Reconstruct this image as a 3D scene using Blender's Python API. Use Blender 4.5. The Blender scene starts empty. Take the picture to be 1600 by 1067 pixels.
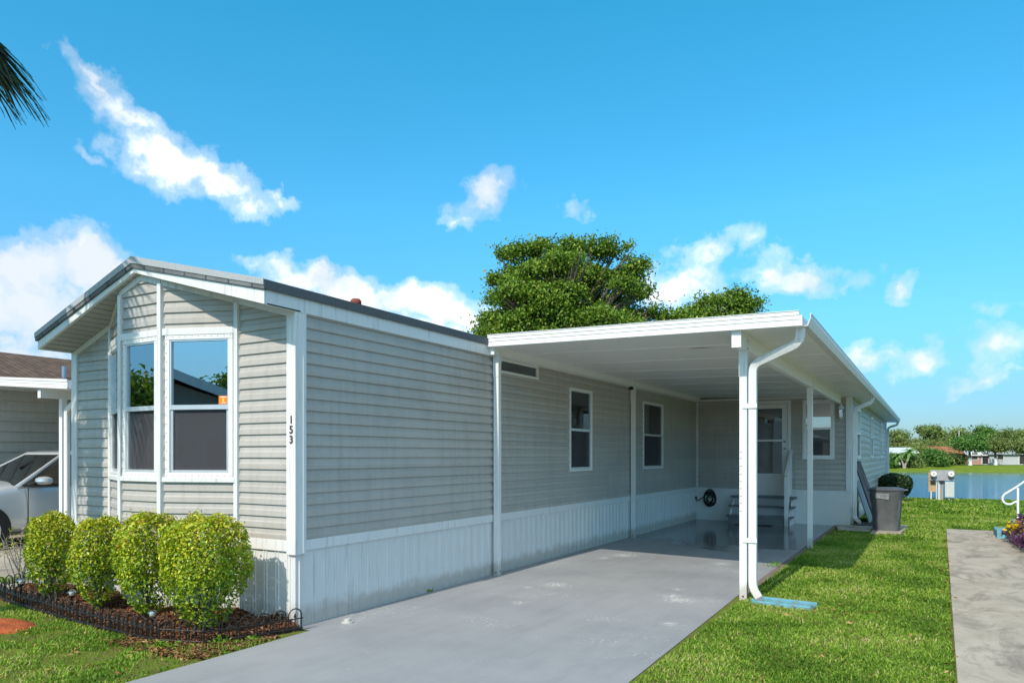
import bpy, bmesh, math, random
import numpy as np
from mathutils import Vector, Matrix
PI = math.pi
scn = bpy.context.scene
COL = scn.collection
rng = np.random.default_rng(7)
random.seed(7)

# ------------------------------------------------------------------ helpers
FOC, YAW, V0, HC = 1123.3, 0.5274, 711.0, 1.55
FW = np.array([-math.sin(YAW), math.cos(YAW), 0.0]); RT = np.array([math.cos(YAW), math.sin(YAW), 0.0])
def ray(u, v): return FW + (u-800)/FOC*RT + np.array([0, 0, (V0-v)/FOC])
def at_depth(u, v, t): return np.array([0, 0, HC]) + ray(u, v)*t
def at_z(u, v, z=0.0): q = ray(u, v); return np.array([0, 0, HC]) + q*(z-HC)/q[2]
def at_y(u, v, y): q = ray(u, v); return np.array([0, 0, HC]) + q*y/q[1]
def at_x(u, v, x): q = ray(u, v); return np.array([0, 0, HC]) + q*x/q[0]

def tag(o, label=None, cat=None, group=None, kind=None):
    if label: o['label'] = label
    if cat: o['category'] = cat
    if group: o['group'] = group
    if kind: o['kind'] = kind
    return o
def empty(name, loc=(0, 0, 0), label=None, cat=None, group=None, rz=0):
    o = bpy.data.objects.new(name, None); COL.objects.link(o)
    o.location = loc; o.rotation_euler = (0, 0, rz); o.empty_display_size = .1
    return tag(o, label, cat, group)
def copy_tree(o, parent=None):
    c = o.copy(); COL.objects.link(c)
    if parent is not None: c.parent = parent
    for ch in list(o.children): copy_tree(ch, c)
    return c

class MB:
    def __init__(s): s.v = []; s.f = []
    def add(s, vs, fs):
        b = len(s.v); s.v += [tuple(map(float, p)) for p in vs]; s.f += [tuple(i+b for i in f) for f in fs]; return s
    def box(s, x0, x1, y0, y1, z0, z1):
        return s.add([(x0,y0,z0),(x1,y0,z0),(x1,y1,z0),(x0,y1,z0),(x0,y0,z1),(x1,y0,z1),(x1,y1,z1),(x0,y1,z1)],
                     [(0,3,2,1),(4,5,6,7),(0,1,5,4),(1,2,6,5),(2,3,7,6),(3,0,4,7)])
    def obox(s, o, d, n, s0, s1, n0, n1, z0, z1, z0b=None, z1b=None):
        # box in wall coordinates; z0b/z1b give other heights at the s1 end
        z0b = z0 if z0b is None else z0b; z1b = z1 if z1b is None else z1b
        P = lambda a, b, z: (o[0]+d[0]*a+n[0]*b, o[1]+d[1]*a+n[1]*b, z)
        return s.add([P(s0,n0,z0),P(s1,n0,z0b),P(s1,n1,z0b),P(s0,n1,z0),P(s0,n0,z1),P(s1,n0,z1b),P(s1,n1,z1b),P(s0,n1,z1)],
                     [(0,3,2,1),(4,5,6,7),(0,1,5,4),(1,2,6,5),(2,3,7,6),(3,0,4,7)])
    def prism(s, poly, a0, a1, axis='y'):
        n = len(poly)
        if axis == 'y': P = lambda p, a: (p[0], a, p[1])
        elif axis == 'x': P = lambda p, a: (a, p[0], p[1])
        else: P = lambda p, a: (p[0], p[1], a)
        vs = [P(p, a0) for p in poly]+[P(p, a1) for p in poly]
        fs = [tuple(range(n)), tuple(range(2*n-1, n-1, -1))]+[(i, i+n, (i+1) % n+n, (i+1) % n) for i in range(n)]
        return s.add(vs, fs)
    def tube(s, pts, r, seg=10, prof=None, cap=True):
        pts = [Vector(p) for p in pts]; n = len(pts)
        rs = r if isinstance(r, (list, tuple)) else [r]*n
        if prof is None: prof = [(math.cos(2*PI*i/seg), math.sin(2*PI*i/seg)) for i in range(seg)]
        m = len(prof)
        t0 = (pts[1]-pts[0]).normalized()
        up = Vector((0, 0, 1)) if abs(t0.z) < .9 else Vector((0, 1, 0))
        a = t0.cross(up).normalized(); b = a.cross(t0).normalized(); tp = t0
        vs = []; fs = []
        for i in range(n):
            if i == 0: t = t0
            elif i == n-1: t = (pts[i]-pts[i-1]).normalized()
            else: t = ((pts[i]-pts[i-1]).normalized()+(pts[i+1]-pts[i]).normalized()).normalized()
            q = tp.rotation_difference(t); a = q @ a; b = q @ b; tp = t
            vs += [pts[i]+(a*p[0]+b*p[1])*rs[i] for p in prof]
        for i in range(n-1):
            for j in range(m):
                k = (j+1) % m; fs.append((i*m+j, i*m+k, (i+1)*m+k, (i+1)*m+j))
        if cap: fs += [tuple(range(m-1, -1, -1)), tuple((n-1)*m+j for j in range(m))]
        return s.add(vs, fs)
    def lathe(s, prof, c=(0, 0, 0), seg=20, sx=1, sy=1):
        m = seg; vs = []; fs = []
        for (r, z) in prof:
            vs += [(c[0]+sx*r*math.cos(2*PI*j/m), c[1]+sy*r*math.sin(2*PI*j/m), c[2]+z) for j in range(m)]
        for i in range(len(prof)-1):
            for j in range(m):
                k = (j+1) % m; fs.append((i*m+j, i*m+k, (i+1)*m+k, (i+1)*m+j))
        if prof[0][0] > 1e-6: fs.append(tuple(range(m-1, -1, -1)))
        if prof[-1][0] > 1e-6: fs.append(tuple((len(prof)-1)*m+j for j in range(m)))
        return s.add(vs, fs)
    def build(s, name, mat, parent=None, smooth=False, bevel=0, label=None, seg=2):
        me = bpy.data.meshes.new(name); me.from_pydata(s.v, [], s.f); me.validate(); me.materials.append(mat)
        bm = bmesh.new(); bm.from_mesh(me); bmesh.ops.remove_doubles(bm, verts=bm.verts, dist=1e-6)
        bmesh.ops.recalc_face_normals(bm, faces=bm.faces); bm.to_mesh(me); bm.free()
        if smooth: me.shade_smooth(); me.set_sharp_from_angle(angle=math.radians(38))
        o = bpy.data.objects.new(name, me); COL.objects.link(o)
        if parent is not None:
            o.parent = parent
        if bevel:
            b = o.modifiers.new('bevel', 'BEVEL'); b.width = bevel; b.segments = seg; b.limit_method = 'ANGLE'; b.angle_limit = math.radians(40)
        if label: o['label'] = label
        return o

def np_mesh(name, V, Fq, mat, parent=None, rnd=None, smooth=False):
    """V (n,3), Fq list of int arrays (k, m) faces of the same size m each"""
    me = bpy.data.meshes.new(name)
    me.vertices.add(len(V)); me.vertices.foreach_set('co', np.asarray(V, dtype=np.float32).ravel())
    nl = sum(f.size for f in Fq); nf = sum(len(f) for f in Fq)
    idx = np.concatenate([f.ravel() for f in Fq]); ls = []; b = 0
    for f in Fq:
        ls.append(b+np.arange(len(f))*f.shape[1]); b += f.size
    me.loops.add(nl); me.loops.foreach_set('vertex_index', idx.astype(np.int32))
    me.polygons.add(nf); me.polygons.foreach_set('loop_start', np.concatenate(ls).astype(np.int32))
    me.update(calc_edges=True)
    if rnd is not None:
        a = me.attributes.new('rnd', 'FLOAT', 'POINT'); a.data.foreach_set('value', np.asarray(rnd, dtype=np.float32))
    me.materials.append(mat)
    if smooth: me.shade_smooth()
    o = bpy.data.objects.new(name, me); COL.objects.link(o)
    if parent is not None: o.parent = parent
    return o

def leaf_arrays(C, size, up=0.35, aspect=0.5, fold=0.18, out=None, outw=0.0, rg=None):
    """folded diamond leaves at centres C; returns V, faces(quads of two tris as quads), rnd"""
    rg = rg or rng
    n = len(C)
    N = rg.normal(size=(n, 3)); N[:, 2] += up*2.0
    if out is not None: N += out*outw
    N /= np.linalg.norm(N, axis=1)[:, None]
    T = rg.normal(size=(n, 3)); T -= (T*N).sum(1)[:, None]*N; T /= np.linalg.norm(T, axis=1)[:, None]
    B = np.cross(N, T)
    L = (size*rg.uniform(.65, 1.25, n))[:, None]; W = L*aspect
    base = C-T*L*.5; tip = C+T*L*.5-N*L*.10
    l = C+B*W*.5+N*L*fold; r = C-B*W*.5+N*L*fold
    V = np.stack([base, l, tip, r], 1).reshape(-1, 3)
    i = np.arange(n)*4
    F1 = np.stack([i, i+1, i+2], 1); F2 = np.stack([i, i+2, i+3], 1)
    return V, np.concatenate([F1, F2]), n

# ------------------------------------------------------------------ materials
def new_mat(name):
    m = bpy.data.materials.new(name); m.use_nodes = True; nt = m.node_tree; nt.nodes.clear()
    out = nt.nodes.new('ShaderNodeOutputMaterial')
    return m, nt, out
def N(nt, typ, **kw):
    n = nt.nodes.new(typ)
    for k, v in kw.items(): setattr(n, k, v)
    return n
def pos(nt): return N(nt, 'ShaderNodeNewGeometry').outputs['Position']
def noise(nt, vec, scale, detail=4, rough=.55, dist=0):
    n = N(nt, 'ShaderNodeTexNoise'); n.inputs['Scale'].default_value = scale; n.inputs['Detail'].default_value = detail
    n.inputs['Roughness'].default_value = rough; n.inputs['Distortion'].default_value = dist
    nt.links.new(vec, n.inputs['Vector']); return n.outputs['Fac']
def scaled(nt, vec, s):
    n = N(nt, 'ShaderNodeMapping'); n.inputs['Scale'].default_value = s; nt.links.new(vec, n.inputs['Vector']); return n.outputs[0]
def math_(nt, op, a, b=None, c=None, clamp=False):
    n = N(nt, 'ShaderNodeMath', operation=op, use_clamp=clamp)
    for i, x in enumerate((a, b, c)):
        if x is None: continue
        if hasattr(x, 'default_value') or hasattr(x, 'is_linked'): nt.links.new(x, n.inputs[i])
        else: n.inputs[i].default_value = x
    return n.outputs[0]
def ramp(nt, fac, stops, interp='LINEAR'):
    n = N(nt, 'ShaderNodeValToRGB'); r = n.color_ramp; r.interpolation = interp
    while len(r.elements) > 1: r.elements.remove(r.elements[-1])
    for i, (p, c) in enumerate(stops):
        e = r.elements[0] if i == 0 else r.elements.new(p)
        e.position = p; e.color = (c, c, c, 1) if not hasattr(c, '__len__') else (*c, 1)
    nt.links.new(fac, n.inputs[0]); return n.outputs[0]
def mix(nt, fac, a, b, blend='MIX'):
    n = N(nt, 'ShaderNodeMix', data_type='RGBA', blend_type=blend)
    for s, x in ((n.inputs[0], fac), (n.inputs[6], a), (n.inputs[7], b)):
        if hasattr(x, 'is_linked'): nt.links.new(x, s)
        elif hasattr(x, '__len__'): s.default_value = (*x[:3], 1)
        else: s.default_value = x
    return n.outputs[2]
def bsdf(nt, out, col, rough, metal=0.0, spec=.5, bump=None, bstr=.3, bdist=.01, ior=1.45):
    b = N(nt, 'ShaderNodeBsdfPrincipled')
    for key, x in (('Base Color', col), ('Roughness', rough), ('Metallic', metal), ('Specular IOR Level', spec), ('IOR', ior)):
        s = b.inputs[key]
        if hasattr(x, 'is_linked'): nt.links.new(x, s)
        elif key == 'Base Color': s.default_value = (*x, 1)
        else: s.default_value = x
    if bump is not None:
        bn = N(nt, 'ShaderNodeBump'); bn.inputs['Strength'].default_value = bstr; bn.inputs['Distance'].default_value = bdist
        nt.links.new(bump, bn.inputs['Height']); nt.links.new(bn.outputs[0], b.inputs['Normal'])
    nt.links.new(b.outputs[0], out.inputs[0]); return b
def plain(name, col, rough=.5, var=.12, scale=6, metal=0, spec=.5, stretch=(1, 1, 1), bstr=0, bscale=60, col2=None, bdist=.004):
    m, nt, out = new_mat(name); p = scaled(nt, pos(nt), stretch)
    f = noise(nt, p, scale, 6)
    f = math_(nt, 'MULTIPLY_ADD', f, 1.8, -.4, clamp=True)
    a = tuple(c*(1-var) for c in col); b = col2 if col2 else tuple(min(1, c*(1+var)) for c in col)
    c = mix(nt, f, a, b)
    bp = noise(nt, p, bscale, 4) if bstr else None
    bsdf(nt, out, c, rough, metal, spec, bp, bstr, bdist); return m
def leafmat(name, stops, rough=.5, trans=.3, spec=.35):
    m, nt, out = new_mat(name)
    a = N(nt, 'ShaderNodeAttribute', attribute_name='rnd')
    c = ramp(nt, a.outputs['Fac'], stops)
    b = N(nt, 'ShaderNodeBsdfPrincipled'); nt.links.new(c, b.inputs['Base Color']); b.inputs['Roughness'].default_value = rough; b.inputs['Specular IOR Level'].default_value = spec
    t = N(nt, 'ShaderNodeBsdfTranslucent'); tc = mix(nt, 1.0, c, (1.0, 1.0, .45), 'MULTIPLY'); nt.links.new(tc, t.inputs[0])
    mx = N(nt, 'ShaderNodeMixShader'); mx.inputs[0].default_value = trans
    nt.links.new(b.outputs[0], mx.inputs[1]); nt.links.new(t.outputs[0], mx.inputs[2]); nt.links.new(mx.outputs[0], out.inputs[0]); return m

def siding_mat(name, col):
    m, nt, out = new_mat(name); p = pos(nt)
    f = noise(nt, p, 1.3, 5); g = noise(nt, scaled(nt, p, (1, 1, .12)), 14, 5)
    grain = noise(nt, scaled(nt, p, (4, 4, 60)), 6, 3)
    c = mix(nt, f, tuple(x*.93 for x in col), tuple(x*1.07 for x in col))
    st = ramp(nt, g, [(.30, .88), (.55, 1.0)]); c = mix(nt, 1.0, c, st, 'MULTIPLY')
    sp = N(nt, 'ShaderNodeSeparateXYZ'); nt.links.new(p, sp.inputs[0])
    row = math_(nt, 'FLOOR', math_(nt, 'MULTIPLY_ADD', sp.outputs[2], 1/.214, -.045/.214+.4))
    run = math_(nt, 'ADD', math_(nt, 'SUBTRACT', sp.outputs[1], sp.outputs[0]), math_(nt, 'MULTIPLY', math_(nt, 'SINE', math_(nt, 'MULTIPLY', row, 12.9)), 1.7))
    seg = math_(nt, 'MULTIPLY', run, 1/3.66); cell = math_(nt, 'FLOOR', seg)
    cc = N(nt, 'ShaderNodeCombineXYZ'); nt.links.new(row, cc.inputs[0]); nt.links.new(cell, cc.inputs[1])
    wn = N(nt, 'ShaderNodeTexWhiteNoise'); nt.links.new(cc.outputs[0], wn.inputs['Vector'])
    c = mix(nt, 1.0, c, ramp(nt, wn.outputs['Value'], [(0, .93), (1, 1.05)]), 'MULTIPLY')
    fr = math_(nt, 'FRACT', seg); seam = math_(nt, 'LESS_THAN', fr, .0011)
    c = mix(nt, math_(nt, 'MULTIPLY', seam, .45), c, (.12, .115, .10))
    grime = math_(nt, 'MULTIPLY', ramp(nt, noise(nt, p, 3.5, 6), [(.42, 0), (.72, .35)]), ramp(nt, sp.outputs[2], [(.72, 1), (1.0, 0)]))
    c = mix(nt, grime, c, (.20, .18, .14))
    bsdf(nt, out, c, .42, 0, .4, grain, .08, .003); return m
M = {}
M['siding'] = siding_mat('vinyl_siding', (.47, .442, .41))
M['siding2'] = siding_mat('neighbour_siding', (.60, .585, .54))
def white_mat(name, v=.76, dirt=.75, rough=.4):
    m, nt, out = new_mat(name); p = pos(nt)
    f = noise(nt, p, 2.2, 6); s = noise(nt, scaled(nt, p, (9, 9, .7)), 3, 6)
    c = mix(nt, f, (v*.95, v*.95, v*.93), (v*1.03, v*1.03, v*1.04))
    d = ramp(nt, s, [(.28, dirt), (.45, 1.0)]); c = mix(nt, 1.0, c, d, 'MULTIPLY')
    sp = N(nt, 'ShaderNodeSeparateXYZ'); nt.links.new(p, sp.inputs[0])
    gz_ = ramp(nt, math_(nt, 'ADD', sp.outputs[2], math_(nt, 'MULTIPLY', noise(nt, p, 7, 5), -.22)), [(-.0, .55), (.10, 0)])
    c = mix(nt, gz_, c, (.33, .29, .22))
    spk = ramp(nt, noise(nt, p, 60, 3), [(.70, 0), (.76, .5)]); c = mix(nt, spk, c, (.42, .40, .36))
    bsdf(nt, out, c, rough, 0, .45); return m
M['white'] = white_mat('white_trim')
M['white_clean'] = white_mat('white_vinyl', .80, .92, .3)
M['skirt'] = white_mat('white_skirting', .72, .82, .35)
M['ceiling'] = white_mat('carport_panel_white', .82, .93, .4)
M['stucco'] = plain('white_block', (.74, .74, .73), .8, .06, 3, bstr=.4, bscale=90)
def shingle_mat(name, c1, c2):
    m, nt, out = new_mat(name); p = pos(nt)
    b = N(nt, 'ShaderNodeTexBrick'); nt.links.new(scaled(nt, p, (3.3, 3.3, 1)), b.inputs['Vector'])
    b.inputs['Color1'].default_value = (*c1, 1); b.inputs['Color2'].default_value = (*c2, 1); b.inputs['Mortar'].default_value = (*[x*.45 for x in c1], 1)
    b.inputs['Mortar Size'].default_value = .03; b.inputs['Brick Width'].default_value = 1.0; b.inputs['Row Height'].default_value = .45; b.inputs['Scale'].default_value = 1
    g = noise(nt, p, 220, 2); g2 = noise(nt, p, 5, 5)
    c = mix(nt, 1.0, b.outputs['Color'], ramp(nt, g, [(.3, .6), (.7, 1.35)]), 'MULTIPLY')
    c = mix(nt, 1.0, c, ramp(nt, g2, [(.3, .75), (.7, 1.15)]), 'MULTIPLY')
    bsdf(nt, out, c, .9, 0, .2, g, .4, .003); return m
M['roof_grey'] = shingle_mat('grey_roof_shingle', (.15, .16, .17), (.22, .23, .245))
M['roof_brown'] = shingle_mat('brown_roof_shingle', (.13, .085, .062), (.19, .125, .09))
M['dark'] = plain('dark_interior', (.03, .03, .032), .7)
M['black'] = plain('black_metal', (.018, .018, .02), .38, .25, 30, spec=.5)
M['rubber'] = plain('black_rubber', (.02, .02, .021), .6)
M['grey_metal'] = plain('grey_metal', (.32, .33, .35), .45, .12, 8, metal=.5)
M['bronze'] = plain('dark_bronze', (.05, .045, .045), .4, .15, 20)
M['tread'] = plain('grey_tread_paint', (.17, .175, .18), .5, .2, 9)
M['rust'] = plain('rusty_metal', (.22, .055, .03), .8, .4, 30)
M['ladder'] = plain('dark_ladder_metal', (.10, .105, .11), .45, .2, 8, metal=.3)
M['galv'] = plain('galvanised_pipe', (.30, .36, .46), .4, .1, 20, metal=.6)
M['carpet'] = plain('interior_floor', (.30, .27, .24), .9)
M['curtain'] = plain('curtain_cloth', (.45, .43, .40), .9, .15, 14, stretch=(6, 6, .3))
M['blind'] = plain('white_blind', (.80, .80, .78), .6)
M['orange'] = plain('orange_sticker', (.85, .22, .02), .5, .05)
M['yellow'] = plain('yellow_print', (.80, .62, .05), .6, .05)
M['paper'] = plain('white_print', (.85, .82, .78), .6, .04)
M['blue_paint'] = plain('blue_paint', (.14, .34, .41), .75, .35, 12, bstr=.3, bscale=60)
M['bark'] = plain('bark', (.16, .125, .095), .95, .4, 9, stretch=(1, 1, .25), bstr=.8, bscale=26, bdist=.02)
M['twig'] = plain('pale_twig', (.36, .32, .27), .9, .25, 40)
M['clay'] = plain('orange_soil', (.44, .105, .03), 1, .35, 14, bstr=.9, bscale=60, bdist=.02)
M['bin'] = plain('grey_plastic_bin', (.115, .12, .128), .5, .22, 7, col2=(.165, .17, .178), bstr=.12, bscale=70)
M['lid'] = plain('dark_plastic_lid', (.085, .088, .095), .5, .2, 9)
M['plywood'] = plain('weathered_plywood', (.50, .33, .19), .8, .2, 5, stretch=(1, 1, 4))
M['board_grey'] = plain('meter_board_grey', (.34, .35, .38), .6, .15, 9)
M['cabinet'] = plain('pale_grey_cabinet', (.55, .58, .58), .45, .08, 6)
M['car'] = None
M['tan_wood'] = plain('weathered_post', (.40, .33, .24), .85, .2, 14, stretch=(1, 1, .2))
M['alu'] = plain('aluminium', (.72, .73, .75), .32, .06, 10, metal=.55)

def glass_mat(name, tint, refl, rough=.0):
    m, nt, out = new_mat(name)
    t = N(nt, 'ShaderNodeBsdfTransparent'); t.inputs[0].default_value = (*tint, 1)
    g = N(nt, 'ShaderNodeBsdfGlossy'); g.inputs['Roughness'].default_value = rough; g.inputs['Color'].default_value = (.95, .97, 1, 1)
    fr = N(nt, 'ShaderNodeFresnel'); fr.inputs[0].default_value = 1.5
    wob = noise(nt, pos(nt), 1.1, 1); bn = N(nt, 'ShaderNodeBump'); bn.inputs['Strength'].default_value = .05; bn.inputs['Distance'].default_value = .02
    nt.links.new(wob, bn.inputs['Height']); nt.links.new(bn.outputs[0], g.inputs['Normal'])
    fac = math_(nt, 'MULTIPLY_ADD', fr.outputs[0], .9, refl, clamp=True)
    mx = N(nt, 'ShaderNodeMixShader'); nt.links.new(fac, mx.inputs[0]); nt.links.new(t.outputs[0], mx.inputs[1]); nt.links.new(g.outputs[0], mx.inputs[2])
    nt.links.new(mx.outputs[0], out.inputs[0]); return m
M['glass'] = glass_mat('window_glass', (.42, .46, .48), .37)
M['glass_dim'] = glass_mat('window_glass_plain', (.80, .82, .83), .06)
M['car_glass'] = glass_mat('car_glass', (.10, .13, .12), .16)
M['globe'] = glass_mat('globe_glass', (.80, .84, .80), .22)
def screen_mat():
    m, nt, out = new_mat('insect_screen')
    t = N(nt, 'ShaderNodeBsdfTransparent'); t.inputs[0].default_value = (.9, .9, .9, 1)
    d = N(nt, 'ShaderNodeBsdfDiffuse'); d.inputs[0].default_value = (.12, .12, .135, 1)
    mx = N(nt, 'ShaderNodeMixShader'); mx.inputs[0].default_value = .40
    nt.links.new(t.outputs[0], mx.inputs[1]); nt.links.new(d.outputs[0], mx.inputs[2]); nt.links.new(mx.outputs[0], out.inputs[0]); return m
M['screen'] = screen_mat()

def ground_mat():
    m, nt, out = new_mat('lawn_soil'); p = pos(nt)
    f = noise(nt, p, .7, 6); g = noise(nt, p, 9, 6); h = noise(nt, p, 70, 4)
    c = ramp(nt, f, [(.30, (.13, .20, .022)), (.55, (.18, .25, .030)), (.75, (.24, .27, .05))])
    sp = N(nt, 'ShaderNodeSeparateXYZ'); nt.links.new(p, sp.inputs[0]); nf = math_(nt, 'MULTIPLY_ADD', sp.outputs[1], -.05, 3.0, clamp=True)
    c = mix(nt, math_(nt, 'MULTIPLY', nf, ramp(nt, g, [(.38, 0), (.66, .75)])), c, (.17, .125, .06))
    c = mix(nt, 1.0, c, ramp(nt, h, [(.25, .55), (.7, 1.25)]), 'MULTIPLY')
    bsdf(nt, out, c, .95, 0, .1, h, .8, .03); return m
M['ground'] = ground_mat()
def drive_mat():
    m, nt, out = new_mat('painted_concrete_grey'); p = pos(nt)
    sep = N(nt, 'ShaderNodeSeparateXYZ'); nt.links.new(p, sep.inputs[0])
    f = noise(nt, p, .9, 6, .6); g = noise(nt, scaled(nt, p, (3, .8, 1)), 2.2, 6, .65); h = noise(nt, p, 160, 3)
    c = ramp(nt, f, [(.28, (.265, .268, .282)), (.5, (.312, .315, .325)), (.72, (.35, .352, .358))])
    c = mix(nt, 1.0, c, ramp(nt, g, [(.3, .95), (.65, 1.03)]), 'MULTIPLY')
    # worn chalky flecks
    fl = noise(nt, scaled(nt, p, (1, 1.6, 1)), 26, 5, .7); ms = noise(nt, p, 1.15, 3, .5)
    k = math_(nt, 'MULTIPLY', ramp(nt, fl, [(.565, 0), (.63, 1)]), ramp(nt, ms, [(.565, 0), (.62, 1)]))
    c = mix(nt, math_(nt, 'MULTIPLY', k, .75), c, (.66, .65, .62))
    fk = None
    for (u, v, r_) in ((1062, 938, .30), (1050, 932, .22), (975, 868, .42), (812, 942, .16), (868, 914, .30), (1048, 975, .16), (1060, 921, .12), (1128, 881, .26), (945, 872, .2), (824, 918, .12)):
        q_ = at_z(u, v)
        dd_ = N(nt, 'ShaderNodeVectorMath', operation='DISTANCE'); nt.links.new(p, dd_.inputs[0]); dd_.inputs[1].default_value = (q_[0], q_[1], 0)
        f_ = math_(nt, 'MULTIPLY_ADD', dd_.outputs['Value'], -1/r_, 1.0, clamp=True); fk = f_ if fk is None else math_(nt, 'MAXIMUM', fk, f_)
    chip = ramp(nt, math_(nt, 'MULTIPLY_ADD', fk, .20, noise(nt, scaled(nt, p, (1, 2.2, 1)), 21, 6, .72)), [(.64, 0), (.69, 1)])
    chip = math_(nt, 'MULTIPLY', chip, math_(nt, 'GREATER_THAN', fk, .02))
    c = mix(nt, math_(nt, 'MULTIPLY', chip, .7), c, (.70, .69, .66))
    tyre = ramp(nt, noise(nt, scaled(nt, p, (5, .5, 1)), 1.6, 5), [(.35, .955), (.5, 1)])
    c = mix(nt, 1.0, c, tyre, 'MULTIPLY')
    # hosed-down wet area under the carport
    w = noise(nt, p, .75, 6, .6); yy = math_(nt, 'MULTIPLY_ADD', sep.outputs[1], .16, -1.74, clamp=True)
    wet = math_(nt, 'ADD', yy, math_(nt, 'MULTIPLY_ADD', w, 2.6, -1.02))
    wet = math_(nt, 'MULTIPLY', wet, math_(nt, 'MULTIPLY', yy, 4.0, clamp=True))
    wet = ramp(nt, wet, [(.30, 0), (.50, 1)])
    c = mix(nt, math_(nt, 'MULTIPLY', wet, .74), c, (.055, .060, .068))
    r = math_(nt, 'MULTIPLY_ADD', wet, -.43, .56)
    bsdf(nt, out, c, r, 0, .5, math_(nt, 'MULTIPLY', h, math_(nt, 'SUBTRACT', 1.0, wet)), .25, .004); return m
M['drive'] = drive_mat()
def walk_mat():
    m, nt, out = new_mat('old_concrete'); p = pos(nt)
    f = noise(nt, p, 1.2, 7, .65); g = noise(nt, scaled(nt, p, (1.2, .5, 1)), 2.3, 8, .72, 1.2); h = noise(nt, p, 130, 4)
    c = ramp(nt, f, [(.3, (.35, .295, .23)), (.55, (.46, .395, .315)), (.75, (.53, .465, .38))])
    c = mix(nt, 1.0, c, ramp(nt, g, [(.34, .52), (.50, .93), (.7, 1.05)]), 'MULTIPLY')
    c = mix(nt, 1.0, c, ramp(nt, h, [(.3, .85), (.6, 1.08)]), 'MULTIPLY')
    bsdf(nt, out, c, .85, 0, .3, h, .4, .004); return m
M['walk'] = walk_mat()
M['asphalt'] = plain('asphalt', (.055, .055, .058), .9, .25, 20, bstr=.4, bscale=150)
def water_mat():
    m, nt, out = new_mat('lake_water'); p = pos(nt)
    sp = N(nt, 'ShaderNodeSeparateXYZ'); nt.links.new(p, sp.inputs[0]); w1 = noise(nt, scaled(nt, p, (1.0, 2.2, 1)), 1.1, 4, .6); w2 = noise(nt, p, .05, 2)
    amp = math_(nt, 'MULTIPLY', ramp(nt, w2, [(.35, .45), (.6, 1)]), math_(nt, 'MULTIPLY_ADD', sp.outputs[1], -.06, 6.05, clamp=True)); amp = math_(nt, 'MAXIMUM', amp, .06)
    b = bsdf(nt, out, (.05, .18, .38), .06, 0, .5, math_(nt, 'MULTIPLY', w1, amp), 1.0, .35, ior=1.33); return m
M['water'] = water_mat()
M['mulch'] = plain('mulch_base', (.10, .05, .028), 1, .5, 30, bstr=1, bscale=50, bdist=.02)
M['mulch_chip'] = leafmat('mulch_chips', [(0, (.055, .028, .018)), (.45, (.14, .06, .03)), (.8, (.27, .105, .045)), (1, (.36, .20, .11))], .9, .05)
M['dead_leaf'] = leafmat('fallen_leaf', [(0, (.26, .11, .035)), (.5, (.42, .20, .07)), (1, (.50, .33, .15))], .8, .15)
M['grass'] = leafmat('grass_blade', [(0, (.085, .175, .016)), (.35, (.20, .36, .032)), (.7, (.35, .485, .062)), (.92, (.50, .50, .14)), (1, (.60, .50, .27))], .55, .35, .25)
M['bush_leaf'] = leafmat('clipped_shrub_leaf', [(0, (.05, .14, .010)), (.3, (.19, .33, .016)), (.62, (.41, .51, .02)), (.88, (.68, .66, .04)), (1, (.48, .30, .06))], .38, .28, .5)
M['oak_leaf'] = leafmat('oak_leaf', [(0, (.035, .085, .012)), (.35, (.11, .215, .022)), (.7, (.235, .36, .036)), (.92, (.38, .44, .06)), (1, (.42, .27, .08))], .5, .25, .35)
M['far_leaf'] = leafmat('far_tree_leaf', [(0, (.09, .15, .04)), (.5, (.20, .28, .08)), (.85, (.32, .37, .13)), (1, (.42, .36, .18))], .7, .2, .15)
M['far_green'] = leafmat('far_bright_leaf', [(0, (.05, .13, .03)), (.5, (.12, .255, .055)), (1, (.23, .38, .09))], .65, .25, .2)
M['far_olive'] = leafmat('far_olive_leaf', [(0, (.09, .14, .04)), (.5, (.20, .265, .075)), (1, (.36, .35, .15))], .75, .2, .15)
M['dark_leaf'] = leafmat('dark_shrub_leaf', [(0, (.008, .025, .005)), (.6, (.02, .055, .010)), (1, (.05, .09, .02))], .4, .15, .5)
M['palm_leaf'] = leafmat('palm_blade', [(0, (.015, .045, .012)), (.6, (.04, .085, .02)), (.9, (.09, .12, .03)), (1, (.26, .17, .05))], .42, .3, .4)
M['purple_leaf'] = leafmat('purple_plant_leaf', [(0, (.06, .018, .075)), (.5, (.14, .045, .15)), (.85, (.24, .11, .22)), (1, (.16, .2, .08))], .5, .2, .35)
M['yellow_flower'] = leafmat('yellow_petal', [(0, (.62, .42, .01)), (1, (.85, .66, .03))], .6, .3, .2)

# ------------------------------------------------------------------ dimensions
XW, XE, XP, Y0, Y1, Y2, Y3, YB = -4.907, -1.514, -1.736, 4.579, 7.93, 17.29, 12.84, 31.54
XL = -8.43
ZS = .78
PK = (-6.72, 3.48, 3.33); ER = (-4.872, 3.035, 2.829); EL = (-8.47, 2.885, 2.709)
YF = 4.20
def zsoff(x):
    if x > PK[0]: return PK[2]+(x-PK[0])/(ER[0]-PK[0])*(ER[2]-PK[2])
    return PK[2]+(x-PK[0])/(EL[0]-PK[0])*(EL[2]-PK[2])

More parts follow.
